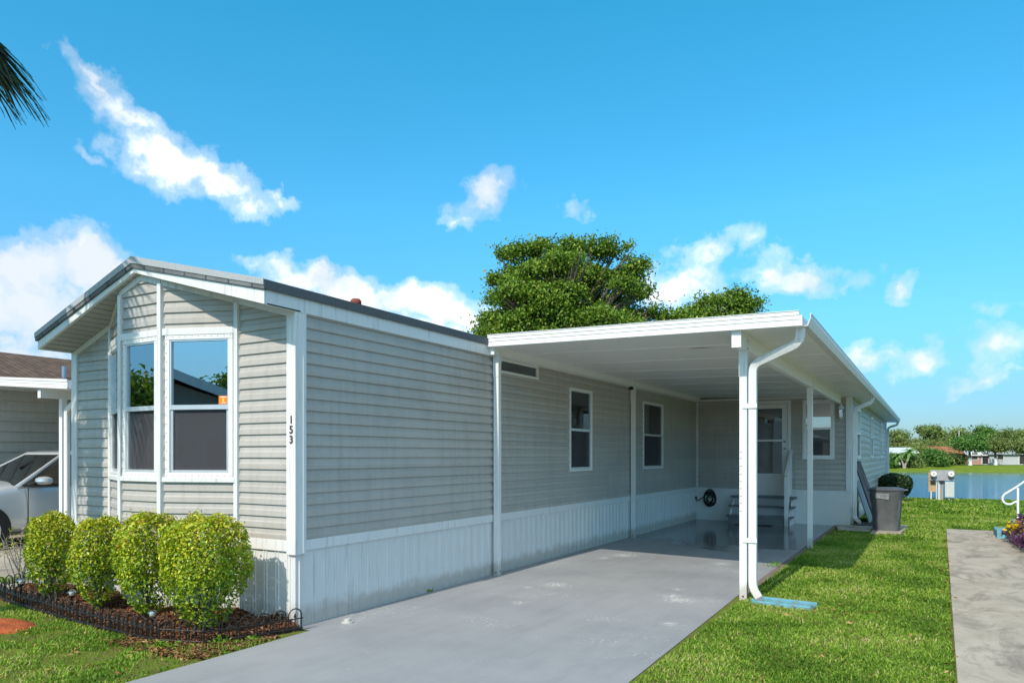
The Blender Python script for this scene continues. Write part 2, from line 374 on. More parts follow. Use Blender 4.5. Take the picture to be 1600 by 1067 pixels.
# ------------------------------------------------------------------ siding
def siding(name, mat, parent, o, d, n, L, z0, z1, openings=(), c=.107, roof=False, dutch=True, lip=.019):
    prof = []
    k = 0; z = z0
    while z < z1-1e-4:
        prof += [(z, .001), (z, lip)]
        prof += ([(z+.46*c, .017), (z+.57*c, .008), (z+c, .001)] if dutch else [(z+c, .002)])
        z += c
    pts = []
    brk = sorted({b for (a0, a1, b0, b1) in openings for b in (b0, b1)})
    for i in range(len(prof)-1):
        (za, oa), (zb, ob) = prof[i], prof[i+1]
        if za >= z1: break
        pts.append((za, oa))
        for b in brk:
            if za+1e-6 < b < zb-1e-6: pts.append((b, oa+(ob-oa)*(b-za)/(zb-za)))
        if zb > z1:
            pts.append((z1, oa+(ob-oa)*(z1-za)/(zb-za))); break
    else: pts.append(prof[-1])
    mb = MB()
    P = lambda s, off, z: (o[0]+d[0]*s+n[0]*off, o[1]+d[1]*s+n[1]*off, z)
    for (za, oa), (zb, ob) in zip(pts[:-1], pts[1:]):
        zm = (za+zb)/2
        iv = [(0, L)]
        for (a0, a1, b0, b1) in openings:
            if b0-1e-6 < zm < b1+1e-6:
                nv = []
                for (p, q) in iv:
                    if a0 > p: nv.append((p, min(q, a0)))
                    if a1 < q: nv.append((max(p, a1), q))
                iv = [(p, q) for p, q in nv if q-p > 1e-4]
        for (p, q) in iv:
            mb.add([P(p, oa, za), P(q, oa, za), P(q, ob, zb), P(p, ob, zb)], [(0, 1, 2, 3)])
    me = bpy.data.meshes.new(name); me.from_pydata(mb.v, [], mb.f); me.materials.append(mat)
    bm = bmesh.new(); bm.from_mesh(me)
    if roof:
        for (e) in (ER, EL):
            dx, dz = e[0]-PK[0], e[2]-PK[2]
            no = Vector((-dz, 0, dx)); no = no if no.z > 0 else -no
            bmesh.ops.bisect_plane(bm, geom=bm.verts[:]+bm.edges[:]+bm.faces[:], plane_co=(PK[0], 0, PK[2]-.004), plane_no=no.normalized(), clear_outer=True)
    bmesh.ops.recalc_face_normals(bm, faces=bm.faces)
    bm.to_mesh(me); bm.free()
    ob = bpy.data.objects.new(name, me); COL.objects.link(ob); ob.parent = parent
    return ob
def skirting(name, parent, o, d, n, L, z0, z1, per=.152):
    mb = MB(); prof = []
    s = 0
    while s < L:
        for (a, b) in ((0, 0), (.036, 0), (.041, .009), (.049, .009), (.054, 0), (.072, 0), (.077, .009), (.085, .009), (.090, 0)):
            if s+a < L: prof.append((s+a, b))
        s += per
    prof.append((L, 0))
    for (sa, oa), (sb, ob) in zip(prof[:-1], prof[1:]):
        P = lambda s_, o_, z: (o[0]+d[0]*s_+n[0]*o_, o[1]+d[1]*s_+n[1]*o_, z)
        mb.add([P(sa, oa, z0), P(sb, ob, z0), P(sb, ob, z1), P(sa, oa, z1)], [(0, 1, 2, 3)])
    return mb.build(name, M['skirt'], parent)

def window(parent, o, d, n, s0, s1, z0, z1, zm, fw=.05, glass='glass', screw=False, inner='curtain', proud=.03, sash=.028, screen=True, label=None):
    """window part: frame mesh with panes, rail, screen, blind as sub-parts"""
    fr = MB()
    fr.obox(o, d, n, s0, s1, -.05, proud, z1-fw, z1).obox(o, d, n, s0, s1, -.05, proud, z0, z0+fw)
    fr.obox(o, d, n, s0, s0+fw, -.05, proud-.002, z0+fw, z1-fw).obox(o, d, n, s1-fw, s1, -.05, proud-.002, z0+fw, z1-fw)
    w = fr.build('window', M['white_clean'], parent, bevel=.004, label=label)
    a, b, lo, hi = s0+fw, s1-fw, z0+fw, z1-fw
    r = MB()
    if zm:
        r.obox(o, d, n, a, b, -.02, proud-.006, zm-sash*.8, zm+sash*.8)
        r.obox(o, d, n, a, a+sash, -.030, proud-.018, lo, zm-sash*.8).obox(o, d, n, b-sash, b, -.030, proud-.018, lo, zm-sash*.8).obox(o, d, n, a+sash, b-sash, -.030, proud-.018, lo, lo+sash)
        r.obox(o, d, n, a, a+sash*.5, -.012, proud-.010, zm+sash*.8, hi).obox(o, d, n, b-sash*.5, b, -.012, proud-.010, zm+sash*.8, hi).obox(o, d, n, a+sash*.5, b-sash*.5, -.012, proud-.010, hi-sash*.5, hi)
        r.build('sash', M['alu'], w)
        MB().obox(o, d, n, a+sash*.5, b-sash*.5, -.003, .001, zm+sash*.8, hi-sash*.5).build('pane', M[glass], w)
        MB().obox(o, d, n, a+sash, b-sash, -.028, -.024, lo+sash, zm-sash*.8).build('pane', M[glass], w)
        if screen: MB().obox(o, d, n, a+sash, b-sash, -.010, -.008, lo+sash, zm-sash*.8).build('screen', M['screen'], w)
    else:
        MB().obox(o, d, n, a, b, -.003, .001, lo, hi).build('pane', M[glass], w)
    if inner == 'blind':
        bl = MB(); z = lo
        while z < hi:
            bl.obox(o, d, n, a-.02, b+.02, -.060, -.052, z, z+.019); z += .025
        bl.build('blind', M['blind'], w)
    elif inner == 'curtain':
        cu = MB(); ncol = 26
        for (c0, c1) in ((a-.03, a+(b-a)*.30), (b-(b-a)*.22, b+.03)):
            for i in range(ncol):
                sa = c0+(c1-c0)*i/ncol; sb = c0+(c1-c0)*(i+1)/ncol
                fa = -.13+.018*math.sin(i*1.3); fb = -.13+.018*math.sin((i+1)*1.3)
                P = lambda s_, o_, z: (o[0]+d[0]*s_+n[0]*o_, o[1]+d[1]*s_+n[1]*o_, z)
                cu.add([P(sa, fa, lo-.03), P(sb, fb, lo-.03), P(sb, fb, hi+.02), P(sa, fa, hi+.02)], [(0, 1, 2, 3)])
        cu.build('curtain', M['curtain'], w)
    if screw:
        sc = MB(); g = .0032
        k = int((s1-s0)/.066)
        for i in range(k+1):
            s = s0+.02+(s1-s0-.04)*i/k
            for z in (z1-.018, z0+.018): sc.obox(o, d, n, s-g, s+g, proud-.001, proud+.002, z-g, z+g)
        k = int((z1-z0)/.085)
        for i in range(1, k):
            z = z0+(z1-z0)*i/k
            sc.obox(o, d, n, s0+.012, s0+.012+2*g, proud-.003, proud+.001, z-g, z+g)
        sc.build('screw_heads', M['rust'], w)
    return w

def text_mesh(name, txt, size, mat, parent, loc, rot, ext=.004, spacing=1.0, bold=0.0, align='CENTER', line=1.0):
    cu = bpy.data.curves.new(name, 'FONT'); cu.body = txt; cu.size = size; cu.extrude = ext; cu.align_x = align; cu.align_y = 'CENTER'
    cu.space_character = spacing; cu.offset = bold; cu.space_line = line
    tmp = bpy.data.objects.new('tmp', cu); COL.objects.link(tmp)
    bpy.context.view_layer.update()
    me = bpy.data.meshes.new_from_object(tmp.evaluated_get(bpy.context.evaluated_depsgraph_get()))
    bpy.data.objects.remove(tmp); bpy.data.curves.remove(cu)
    me.materials.clear(); me.materials.append(mat)
    o = bpy.data.objects.new(name, me); COL.objects.link(o); o.parent = parent; o.location = loc; o.rotation_euler = rot
    return o

# ------------------------------------------------------------------ mobile home
home = empty('mobile_home', (-6.6, 4.6, 0), 'long grey vinyl sided mobile home with bay window front, numbered 153', 'house')
def H(o):  # parts were built in world coordinates
    return o
home.location = (0, 0, 0)
def wall_frame(a, b):
    a = np.array(a); b = np.array(b); L = float(np.linalg.norm(b-a)); d = (b-a)/L
    n = np.array([d[1], -d[0]])
    return a, d, n, L
BAY = [(XL, Y0), (-7.715, Y0), (-7.06, 4.298), (-6.406, 4.298), (-5.66, Y0), (XW, Y0)]
Z1W, Z0W, ZMW = 2.70, 1.335, 2.008
for i in range(5):
    a, d, n, L = wall_frame(BAY[i], BAY[i+1])
    op = []
    if i in (1, 2, 3):
        op = [(.035, L-.035, Z0W, Z1W)]
    siding('siding_front', M['siding'], home, a, d, n, L, ZS, 3.45, op, roof=True)
    skirting('skirting', home, a, d, n, L, -.02, .70)
    e0 = 0 if i in (0,) else .0; 
    MB().obox(a, d, n, 0, L, .0, .024, .685, ZS+.005).build('base_trim', M['white'], home, bevel=.003)
    # wall / soffit junction trim, following the gable
    tr = MB(); cuts = [0, L]
    if i == 2: cuts = [0, (PK[0]-a[0])/d[0], L]
    for s0, s1 in zip(cuts[:-1], cuts[1:]):
        za, zb = zsoff(a[0]+d[0]*s0), zsoff(a[0]+d[0]*s1)
        tr.obox(a, d, n, s0, s1, .0, .028, za-.062, za-.004, zb-.062, zb-.004)
    tr.build('soffit_trim', M['white'], home)
    if i in (1, 2, 3):
        w = window(home, a, d, n, .045, L-.045, Z0W, Z1W, ZMW, fw=.046, screw=True, inner='curtain', label=['', 'narrow side window of the bay', 'middle window of the bay', 'wide bay window with an orange sticker'][i])
        MB().obox(a, d, n, .02, L-.02, .0, .036, Z1W-.002, Z1W+.062).build('window_head', M['white'], home, bevel=.003); MB().obox(a, d, n, .02, L-.02, 0, .042, Z0W-.042, Z0W+.002).build('window_sill', M['white'], home, bevel=.003)
        if i == 3:
            s1 = L-.045-.046-.016; s0 = s1-.098
            st = MB().obox(a, d, n, s0, s1, .0015, .0035, 2.035, 2.115).build('sticker', M['orange'], w)
            MB().obox(a, d, n, s0+.02, s1-.02, .0035, .0045, 2.098, 2.106).build('print', M['paper'], w)
            MB().obox(a, d, n, s0+.03, s1-.025, .0035, .0045, 2.046, 2.052).build('print', M['paper'], w)
            MB().obox(a, d, n, s0+.038, s1-.04, .0035, .0045, 2.062, 2.086).build('print', M['yellow'], w)
# corner posts of the bay and of the walls
ct = MB()
for (x, y), s in zip(BAY[1:5], (.020, .024, .028, .026)):
    ct = MB().tube([(x, y-.016, .70), (x, y-.016, zsoff(x)-.05)], s, 4, prof=[(1, 1), (-1, 1), (-1, -1), (1, -1)]); ct.build('corner_trim', M['white'], home, bevel=.003)
MB().box(XW-.085, XW+.030, Y0-.030, Y0, .66, zsoff(XW-.02)-.004).box(XW, XW+.030, Y0+.0, Y0+.105, .66, 2.835).build('corner_trim', M['white'], home, bevel=.004)
MB().box(XW+.030, XW+.036, Y0+.060, Y0+.075, .67, 2.83).build('corner_bead', M['white_clean'], home)
MB().box(XL-.03, XL+.075, Y0-.030, Y0, .66, zsoff(XL)-.004).box(XL-.03, XL, Y0, Y0+.09, .66, 2.70).build('corner_trim', M['white'], home, bevel=.004)
# house number on the front corner post
nx = float(at_y(455.0, 671, Y0-.033)[0])
for ch, v in (('1', 656), ('5', 671.5), ('3', 687)):
    p = at_y(455.5, v, Y0-.034)
    text_mesh('house_number', ch, .098, M['bronze'], home, (nx, Y0-.0335, float(p[2])), (PI/2, 0, 0), .003, bold=.0012)
# side wall
a, d, n, L = wall_frame((XW, Y0), (XW, Y2))
SW = [(8.02-Y0, 9.14-Y0, 2.635, 2.825), (10.19-Y0, 11.05-Y0, 1.295, 2.615), (13.52-Y0, 14.74-Y0, 1.275, 2.615)]
siding('siding_side', M['siding'], home, a, d, n, L, ZS, 2.93, SW)
skirting('skirting', home, a, d, n, L, -.02, .70)
MB().obox(a, d, n, .0, L, 0, .022, .69, ZS+.004).build('base_trim', M['white'], home, bevel=.003)
q = SW[0]; w = window(home, a, d, n, q[0], q[1], q[2], q[3], None, fw=.032, glass='glass_dim', inner=None, label='shallow transom window under the eave')
for q in SW[1:]:
    window(home, a, d, n, q[0], q[1], q[2], q[3], 1.955, fw=.04, glass='glass_dim', inner='blind', sash=.024)
# door wall (end wall of the carport)
a, d, n, L = wall_frame((XW, Y2), (XE, Y2))
dx0, dx1 = -3.72-XW, -2.74-XW
siding('siding_end', M['siding'], home, a, d, n, L, .775, 2.90, [(dx0, dx1, .60, 2.80), (-2.495-XW, -1.833-XW, 1.455, 2.79)], c=.118)
MB().obox(a, d, n, .0, dx0, -.1, .02, -.02, .77).obox(a, d, n, dx1, L, -.1, .02, -.02, .77).obox(a, d, n, dx0, dx1, -.1, .018, -.02, .62).build('foundation_wall', M['stucco'], home)
MB().obox(a, d, n, .0, .052, 0, .034, .775, 2.88).build('corner_trim', M['white'], home)
MB().obox(a, d, n, L-.09, L+.03, .0, .032, .76, 2.83).build('corner_trim', M['white'], home, bevel=.004)
MB().obox(a, d, n, .035, L-.09, .0, .03, 2.845, 2.885, 2.815, 2.855).build('ceiling_trim', M['white'], home)
window(home, a, d, n, -2.495-XW, -1.833-XW, 1.455, 2.79, 2.145, fw=.062, glass='glass', inner='blind', sash=.03, label='end wall window beside the door')
# door
fr = MB().obox(a, d, n, dx0, dx0+.07, -.05, .035, .62, 2.80).obox(a, d, n, dx1-.07, dx1, -.05, .035, .62, 2.80).obox(a, d, n, dx0+.07, dx1-.07, -.05, .035, 2.73, 2.80)
door = fr.build('door', M['white_clean'], home, bevel=.004)
p0, p1 = dx0+.075, dx1-.075
st = MB().obox(a, d, n, p0, p0+.11, -.02, .02, .63, 2.725).obox(a, d, n, p1-.115, p1, -.02, .02, .63, 2.725)
st.obox(a, d, n, p0+.11, p1-.115, -.02, .018, 2.62, 2.725).obox(a, d, n, p0+.11, p1-.115, -.02, .018, .63, 1.13)
st.obox(a, d, n, p0+.11, p1-.115, -.015, .022, 1.865, 1.91)
st.build('storm_door', M['white_clean'], door, bevel=.004)
MB().obox(a, d, n, p0+.11, p1-.115, -.006, -.002, 1.91, 2.62).build('pane', M['glass_dim'], door)
MB().obox(a, d, n, p0+.11, p1-.115, -.006, -.002, 1.13, 1.865).build('pane', M['glass_dim'], door)
MB().obox(a, d, n, p0+.05, p1-.05, -.10, -.06, .63, 2.7).build('inner_door', M['black'], door)
for z in (1.86, 1.70):
    c = (a[0]+d[0]*(p1-.055), Y2-.022, z)
    MB().tube([(c[0], c[1], z), (c[0], c[1]-.012, z), (c[0], c[1]-.014, z), (c[0], c[1]-.05, z)], [.028, .028, .012, .02 if z > 1.8 else .014], 14).build('door_knob' if z > 1.8 else 'door_lock', M['grey_metal'], door, smooth=True)
# side wall of the rear addition
a, d, n, L = wall_frame((XE, Y2), (XE, YB))
EW = [(18.55-Y2, 19.45-Y2, 1.46, 2.66), (23.0-Y2, 23.95-Y2, 1.46, 2.66), (27.6-Y2, 28.6-Y2, 1.46, 2.66)]
siding('siding_addition', M['siding'], home, a, d, n, L, .40, 2.83, EW, c=.165, dutch=True)
skirting('skirting', home, a, d, n, L, -.5, .40)
for q in EW: window(home, a, d, n, q[0], q[1], q[2], q[3], 2.06, fw=.05, glass='glass', inner='blind', proud=.045)
MB().obox(a, d, n, 0, .09, 0, .03, .40, 2.83).obox(a, d, n, L-.09, L+.02, 0, .03, -.3, 2.83).build('corner_trim', M['white'], home)
# back and left walls, floor, partitions
a, d, n, L = wall_frame((XE, YB), (XL, YB)); siding('siding_back', M['siding'], home, a, d, n, L, .40, 2.80); skirting('skirting', home, a, d, n, L, -.7, .40)
a, d, n, L = wall_frame((XL, YB), (XL, Y0)); siding('siding_left', M['siding'], home, a, d, n, L, ZS, 2.72); skirting('skirting', home, a, d, n, L, -.3, .76)
MB().add([(XL+.01, Y0+.01, .74), (XW-.01, Y0+.01, .74), (XW-.01, YB-.02, .74), (XL+.01, YB-.02, .74)], [(0, 1, 2, 3)]).add([(XW+.01, Y2+.12, .742), (XE-.01, Y2+.12, .742), (XE-.01, YB-.02, .742), (XW+.01, YB-.02, .742)], [(0, 1, 2, 3)]).build('floor_panel', M['carpet'], home)
MB().box(XL+.03, XW-.03, 9.6, 9.7, .75, 2.68).box(XW-.12, XW-.05, 16.9, YB-.1, .75, 2.7).box(XL+.05, XW-.13, 12.2, 12.3, .75, 2.68).build('inner_wall', M['carpet'], home)
# roof
T = .085
rp = [(ER[0]+.018, ER[1]), (PK[0], PK[1]), (EL[0]-.018, EL[1]), (EL[0]-.018, EL[1]-T), (PK[0], PK[1]-T-.02), (ER[0]+.018, ER[1]-T)]
roof = MB().prism(rp[::-1], YF-.02, YB+.12).build('roof', M['roof_grey'], home)
MB().prism([(ER[0]+.020, ER[1]+.004), (PK[0], PK[1]+.004), (EL[0]-.020, EL[1]+.004), (EL[0]-.020, EL[1]-.05), (PK[0], PK[1]-.062), (ER[0]+.020, ER[1]-.05)][::-1], YF-.028, YF-.021).build('drip_edge', plain('drip_edge_grey', (.40, .42, .44), .6, .15, 60), home)
for e in (ER, EL):
    dz0, dz1 = PK[1]-T-.022, e[1]-T-.002
    fb = MB().prism([(PK[0], dz0), (PK[0], PK[2]), (e[0], e[2]), (e[0], dz1)], YF, YF+.03).build('gable_fascia', M['white'], home)
MB().prism([(EL[0], EL[2]), (PK[0], PK[2]), (ER[0], ER[2]), (ER[0], ER[2]+.012), (PK[0], PK[2]+.012), (EL[0], EL[2]+.012)], YF+.031, Y0+.03).build('soffit', M['siding'], home)
sl = MB()
x = EL[0]+.06
while x < ER[0]-.03:
    z = zsoff(x)-.0015; sl.box(x, x+.006, YF+.035, Y0, z-.004, z+.003); x += .095
sl.build('soffit_groove', M['board_grey'], home)
MB().box(ER[0]-.025, ER[0], YF+.031, YB+.1, ER[2]-.002, ER[1]-T+.004).build('side_fascia', M['white'], home)
MB().box(EL[0], EL[0]+.025, YF+.031, YB+.1, EL[2], EL[1]-T+.004).build('side_fascia', M['white'], home)
MB().box(XW+.02, ER[0]-.025, Y0, 7.75, ER[2]+.006, ER[2]+.018).build('eave_soffit', M['white'], home)
# gable wall above the rear
MB().prism([(XL, 2.68), (PK[0], 3.34), (XW, 2.80)], YB-.03, YB).build('gable_wall', M['siding'], home)
MB().box(ER[0]+.0185, ER[0]+.0225, YF-.019, YB+.1, ER[1]-.083, ER[1]-.001).build('roof_edge', plain('roof_edge_dark', (.115, .125, .135), .9, .2, 40, bstr=.4, bscale=150), home)
v = empty('roof_vent', (0, 0, 0), 'small round roof vent with a rusty red cap on the grey roof', 'roof vent')
c = at_depth(556, 478, 8.35)
zb = PK[1]+(c[0]-PK[0])/(ER[0]-PK[0])*(ER[1]-PK[1])
v.location = (c[0], c[1], zb-.01)
MB().lathe([(.035, 0), (.035, .07), (.032, .08)], seg=18).build('pipe', M['galv'], v, smooth=True)
MB().lathe([(.062, .06), (.066, .07), (.062, .10), (.045, .12), (0, .128)], seg=20).build('cap', M['rust'], v, smooth=True)

# ------------------------------------------------------------------ carport
cp = empty('carport', (0, 0, 0), 'white aluminium carport with flat roof on posts along the grey home', 'carport')
XR = -1.117
FL, FRt = (-4.862, 7.74), (XR, 7.51)
def zb_(x): return 2.93+(x+4.86)/(XR+4.86)*(2.822-2.93)
TH = .125
rf = MB()
rf.add([(FL[0], FL[1]+.02, zb_(FL[0])), (XR, FRt[1]+.02, zb_(XR)), (XR, YB+.15, zb_(XR)), (FL[0], YB+.15, zb_(FL[0])),
        (FL[0], FL[1]+.02, zb_(FL[0])+TH), (XR, FRt[1]+.02, zb_(XR)+TH), (XR, YB+.15, zb_(XR)+TH), (FL[0], YB+.15, zb_(FL[0])+TH)],
       [(0, 3, 2, 1), (4, 5, 6, 7), (0, 1, 5, 4), (1, 2, 6, 5), (2, 3, 7, 6), (3, 0, 4, 7)])
roofp = rf.build('roof', M['ceiling'], cp)
sm = MB(); y = 8.55
while y < YB:
    for dy in (0, .035):
        sm.add([(FL[0]+.05, y+dy, zb_(FL[0]+.05)-.004), (XR-.01, y+dy, zb_(XR-.01)-.004), (XR-.01, y+dy+.012, zb_(XR-.01)-.004), (FL[0]+.05, y+dy+.012, zb_(FL[0]+.05)-.004),
                (FL[0]+.05, y+dy-.002, zb_(FL[0]+.05)+.001), (XR-.01, y+dy-.002, zb_(XR-.01)+.001), (XR-.01, y+dy+.014, zb_(XR-.01)+.001), (FL[0]+.05, y+dy+.014, zb_(FL[0]+.05)+.001)],
               [(0, 1, 2, 3), (0, 1, 5, 4), (1, 2, 6, 5), (2, 3, 7, 6), (3, 0, 4, 7)])
    y += 1.22
sm.build('panel_seam', M['ceiling'], cp)
p = at_z(1095, 546.5, 2.835)
MB().add([(p[0]-.19, p[1]-.012, zb_(p[0])-.003), (p[0]+.02, p[1]-.02, zb_(p[0])-.003), (p[0]+.2, p[1]+.0, zb_(p[0]+.2)-.003), (p[0]-.02, p[1]+.02, zb_(p[0])-.003)], [(0, 1, 2, 3)]).build('rust_streak', M['rust'], cp)
# front fascia with two ribs
a, d, n, L = wall_frame(FL, FRt)
fa = MB(); zl, zr = zb_(FL[0])-.004, zb_(XR)-.004
for (k0, k1, off) in ((0, .028, .016), (.028, .064, .006), (.064, .070, .013), (.070, .106, .006), (.106, .112, .013), (.112, .146, .008), (.146, .152, .016)):
    fa.obox(a, d, n, -.002, L+.002, -.018, off, zl+k0, zl+k1, zr+k0, zr+k1)
fa.build('front_fascia', M['white_clean'], cp)
# gutter
g = MB(); gz = zb_(XR)
prof = [(0, .005), (0, .118), (.006, .118), (.006, .012), (.055, .012), (.075, .06), (.085, .085), (.085, .128), (.098, .128), (.098, .118), (.092, .115), (.092, .082), (.080, .05), (.062, .005)]
g.prism([(XR+.004+p_[0], gz+p_[1]) for p_ in prof], FRt[1]+.10, YB+.2)
g.build('gutter', white_mat('gutter_white', .70, .7, .35), cp)
MB().box(XR+.002, XR+.03, FRt[1]-.0, FRt[1]+.09, gz-.003, gz+.10).build('fascia_return', M['white_clean'], cp)
# beams
MB().box(XP-.04, XP+.04, 7.60, Y2-.02, 2.672, zb_(XP)+.001).build('beam', M['ceiling'], cp, bevel=.004)
MB().box(XW+.027, XW+.105, 7.80, Y2-.035, 2.838, zb_(XW)-.001).build('beam', M['ceiling'], cp, bevel=.004)
MB().box(XP-.048, XP+.048, 7.585, 7.60, 2.664, zb_(XP)-.001).box(XW+.02, XW+.112, 7.782, 7.80, 2.83, zb_(XW)-.001).build('beam_cap', M['white_clean'], cp)
# posts
for (x, y, zt, s) in ((XP, Y1, 2.672, .039), (XP, Y3, 2.672, .040), (XW+.07, Y1, 2.838, .038), (XW+.07, Y3, 2.838, .038)):
    po = MB().box(x-s, x+s, y-s, y+s, -.01, zt).build('post', M['white_clean'], cp, bevel=.006)
    MB().box(x-s-.004, x+s+.004, y-s-.004, y-s, zt-.28, zt+.03).box(x+s, x+s+.004, y-s, y+s, zt-.10, zt+.14 if x > -3 else zt+.05).build('bracket', M['white'], po)
    sc = MB()
    for zz in (zt+.02, zt+.10):
        if x > -3: sc.box(x+s+.004, x+s+.007, y-.01, y+.01, zz-.008, zz+.008)
    sc.box(x-.01, x+.01, y-s-.007, y-s-.0005, .035, .05).box(x+s+.0005, x+s+.006, y-.008, y+.008, .05, .066)
    sc.build('bolt', M['rust'], po)
ra = [(.9, .65), (-.9, .65), (-.9, -.65), (.9, -.65)]
def spout(path, name='downspout', r=.043, parent=cp):
    # rectangular pipe with rounded elbows
    pts = [Vector(p) for p in path]; out = [pts[0]]
    for i in range(1, len(pts)-1):
        a_, b_, c_ = pts[i-1], pts[i], pts[i+1]; k = min(.10, (a_-b_).length*.45, (c_-b_).length*.45)
        A = b_+(a_-b_).normalized()*k; Cc = b_+(c_-b_).normalized()*k
        for t in np.linspace(0, 1, 6):
            t = float(t); out.append(A*(1-t)**2+b_*2*t*(1-t)+Cc*t*t)
    out.append(pts[-1])
    pr = [(1, .55), (.85, .75), (-.85, .75), (-1, .55), (-1, -.55), (-.85, -.75), (.85, -.75), (1, -.55)]
    return MB().tube(out, r, prof=pr).build(name, M['white'], parent, smooth=True)
X1 = XP+.095
sp = spout([(XR-.005, 7.66, 2.83), (XR-.02, 7.68, 2.68), (X1+.0, Y1-.005, 2.52), (X1, Y1-.005, .13), (X1+.10, Y1-.14, .045)])
for z in (2.05, .62): MB().box(X1-.10, X1+.05, Y1-.05, Y1-.043, z, z+.05).build('strap', M['white'], sp)
sp = spout([(XR+.02, 17.62, 2.83), (XR-.02, 17.60, 2.70), (XE+.075, Y2+.10, 2.56), (XE+.075, Y2+.10, .17), (XE+.19, Y2-.02, .08)])
sp = spout([(XR+.02, YB-.1, 2.82), (XR-.0, YB-.1, 2.72), (XE+.08, YB-.05, 2.62), (XE+.08, YB-.05, -.15)])
# slots along the front post
so = MB()
for v in (706, 716, 728, 741, 752, 763, 775, 786, 798):
    z = float(at_y(1160, v, Y1-.04)[2]); so.box(XP-.030, XP-.010, Y1-.0405, Y1-.0385, z-.006, z+.006)
so.build('post_slot', M['board_grey'], cp)

cam_ = empty('security_camera', (XW+.07, Y3-.04, 2.80), 'small black security camera at the top of a white carport post', 'camera')
MB().box(-.045, .02, -.05, -.002, -.025, .03).build('body', M['black'], cam_, bevel=.006)
MB().tube([(-.012, -.05, .002), (-.012, -.062, .002)], .02, 14).build('lens', M['rubber'], cam_)

# ------------------------------------------------------------------ wall lantern
lan = empty('wall_lantern', (-1.70, Y2, 2.5), 'white carriage wall lantern between the end window and the corner post', 'wall lamp')
MB().lathe([(.0, .17), (.012, .16), (.02, .14), (.055, .10), (.07, .085), (.07, .07), (.06, .07)], (0, -.10, 0), 6).lathe([(.03, -.155), (.02, -.13), (.045, -.115), (.045, -.10)], (0, -.10, 0), 6).build('cage', M['white_clean'], lan)
MB().lathe([(.042, -.10), (.06, .07)], (0, -.10, 0), 6).build('glass', M['globe'], lan)
MB().box(-.04, .04, -.03, -.016, -.10, .14).tube([(0, -.03, .05), (0, -.07, .12), (0, -.10, .17)], .010, 8).build('bracket', M['white_clean'], lan, smooth=True)

# ------------------------------------------------------------------ entry steps
es = empty('entry_steps', (0, 0, 0), 'grey entry steps with a solid white side rail below the storm door', 'steps')
sx0, sx1 = -4.02, -2.60
for k, (z, yf) in enumerate(((.205, 16.56), (.41, 16.80), (.615, 17.04))):
    MB().box(sx0, sx1, yf-.03, yf+.27 if k < 2 else Y2-.03, z-.04, z).build('tread', M['tread'], es, bevel=.006)
    MB().box(sx0+.05, sx1-.06, yf, yf+.02, z-.205 if k else 0, z-.042).build('riser', M['tread'] if k == 0 else plain('grey_riser', (.40, .41, .42), .5), es)
for x in (sx0+.05, sx1-.09):
    MB().prism([(16.59, 0), (16.59, .15), (16.83, .355), (17.07, .56), (Y2-.03, .56), (Y2-.03, 0)], x, x+.03, 'x').build('side_panel', M['stucco'], es)
MB().prism([(16.53, .01), (16.53, 1.11), (17.24, 1.66), (17.24, .77), (16.86, .62), (16.62, .20), (16.62, .01)], -2.735, -2.705, 'x').build('rail_panel', M['white_clean'], es, bevel=.003)
MB().box(-2.76, -2.68, 16.52, 16.60, 0.0, 1.105).build('rail_post', M['white_clean'], es, bevel=.004)
MB().tube([(-2.72, 16.50, 1.10), (-2.72, 17.22, 1.66)], .026, 4, prof=[(1.2, .6), (-1.2, .6), (-1.2, -.6), (1.2, -.6)]).build('hand_rail', M['white_clean'], es)
mat_ = MB().box(-3.75, -3.0, 16.25, 16.50, .005, .018).build('door_mat', M['rubber']); tag(mat_, 'dark flat mat on the wet slab in front of the entry steps', 'mat')

# ------------------------------------------------------------------ hose
hh = empty('hose_hanger', (-4.56, Y2-.02, .66), 'grey green hose hanger fixed low on the white end wall', 'hose hanger')
MB().tube([(-.09, -.02, -.05), (-.06, -.03, .04), (0, -.03, .075), (.06, -.03, .04), (.09, -.02, -.05)], .028, 8).box(-.06, .06, -.018, 0, -.14, .03).build('bracket', plain('hanger_grey', (.16, .20, .19), .5), hh, smooth=True)
hp = []
for i in range(0, 7*36):
    t = i/36*2*PI; k = i/(7*36)
    rr = .125+.035*math.sin(k*17)+.012*math.sin(t*.37)
    hp.append((-4.56+rr*math.sin(t)*.86+.01*math.sin(k*9), Y2-.065-.03*math.sin(k*23)-.012*math.cos(t), .54-.045*math.sin(k*11)**2+rr*math.cos(t)*1.1))
hs = MB().tube(hp, .0125, 7)
hs.tube([hp[0], (-4.70, Y2-.08, .56), (-4.82, Y2-.12, .47), (-4.872, Y2-.13, .46), (-4.875, Y2-.13, .50)], .012, 7)
o = hs.build('garden_hose', M['rubber'], None, smooth=True); tag(o, 'coiled black garden hose hanging from the grey hanger', 'hose')
MB_ = MB().tube([(XW+.0, Y2-.13, .52), (XW+.05, Y2-.13, .52), (XW+.06, Y2-.13, .49)], .013, 8).tube([(XW+.03, Y2-.13, .53), (XW+.03, Y2-.13, .565)], .022, 8)
o = MB_.build('water_tap', M['black'], None, smooth=True); tag(o, 'small dark water tap on the ribbed skirting by the hose', 'tap')

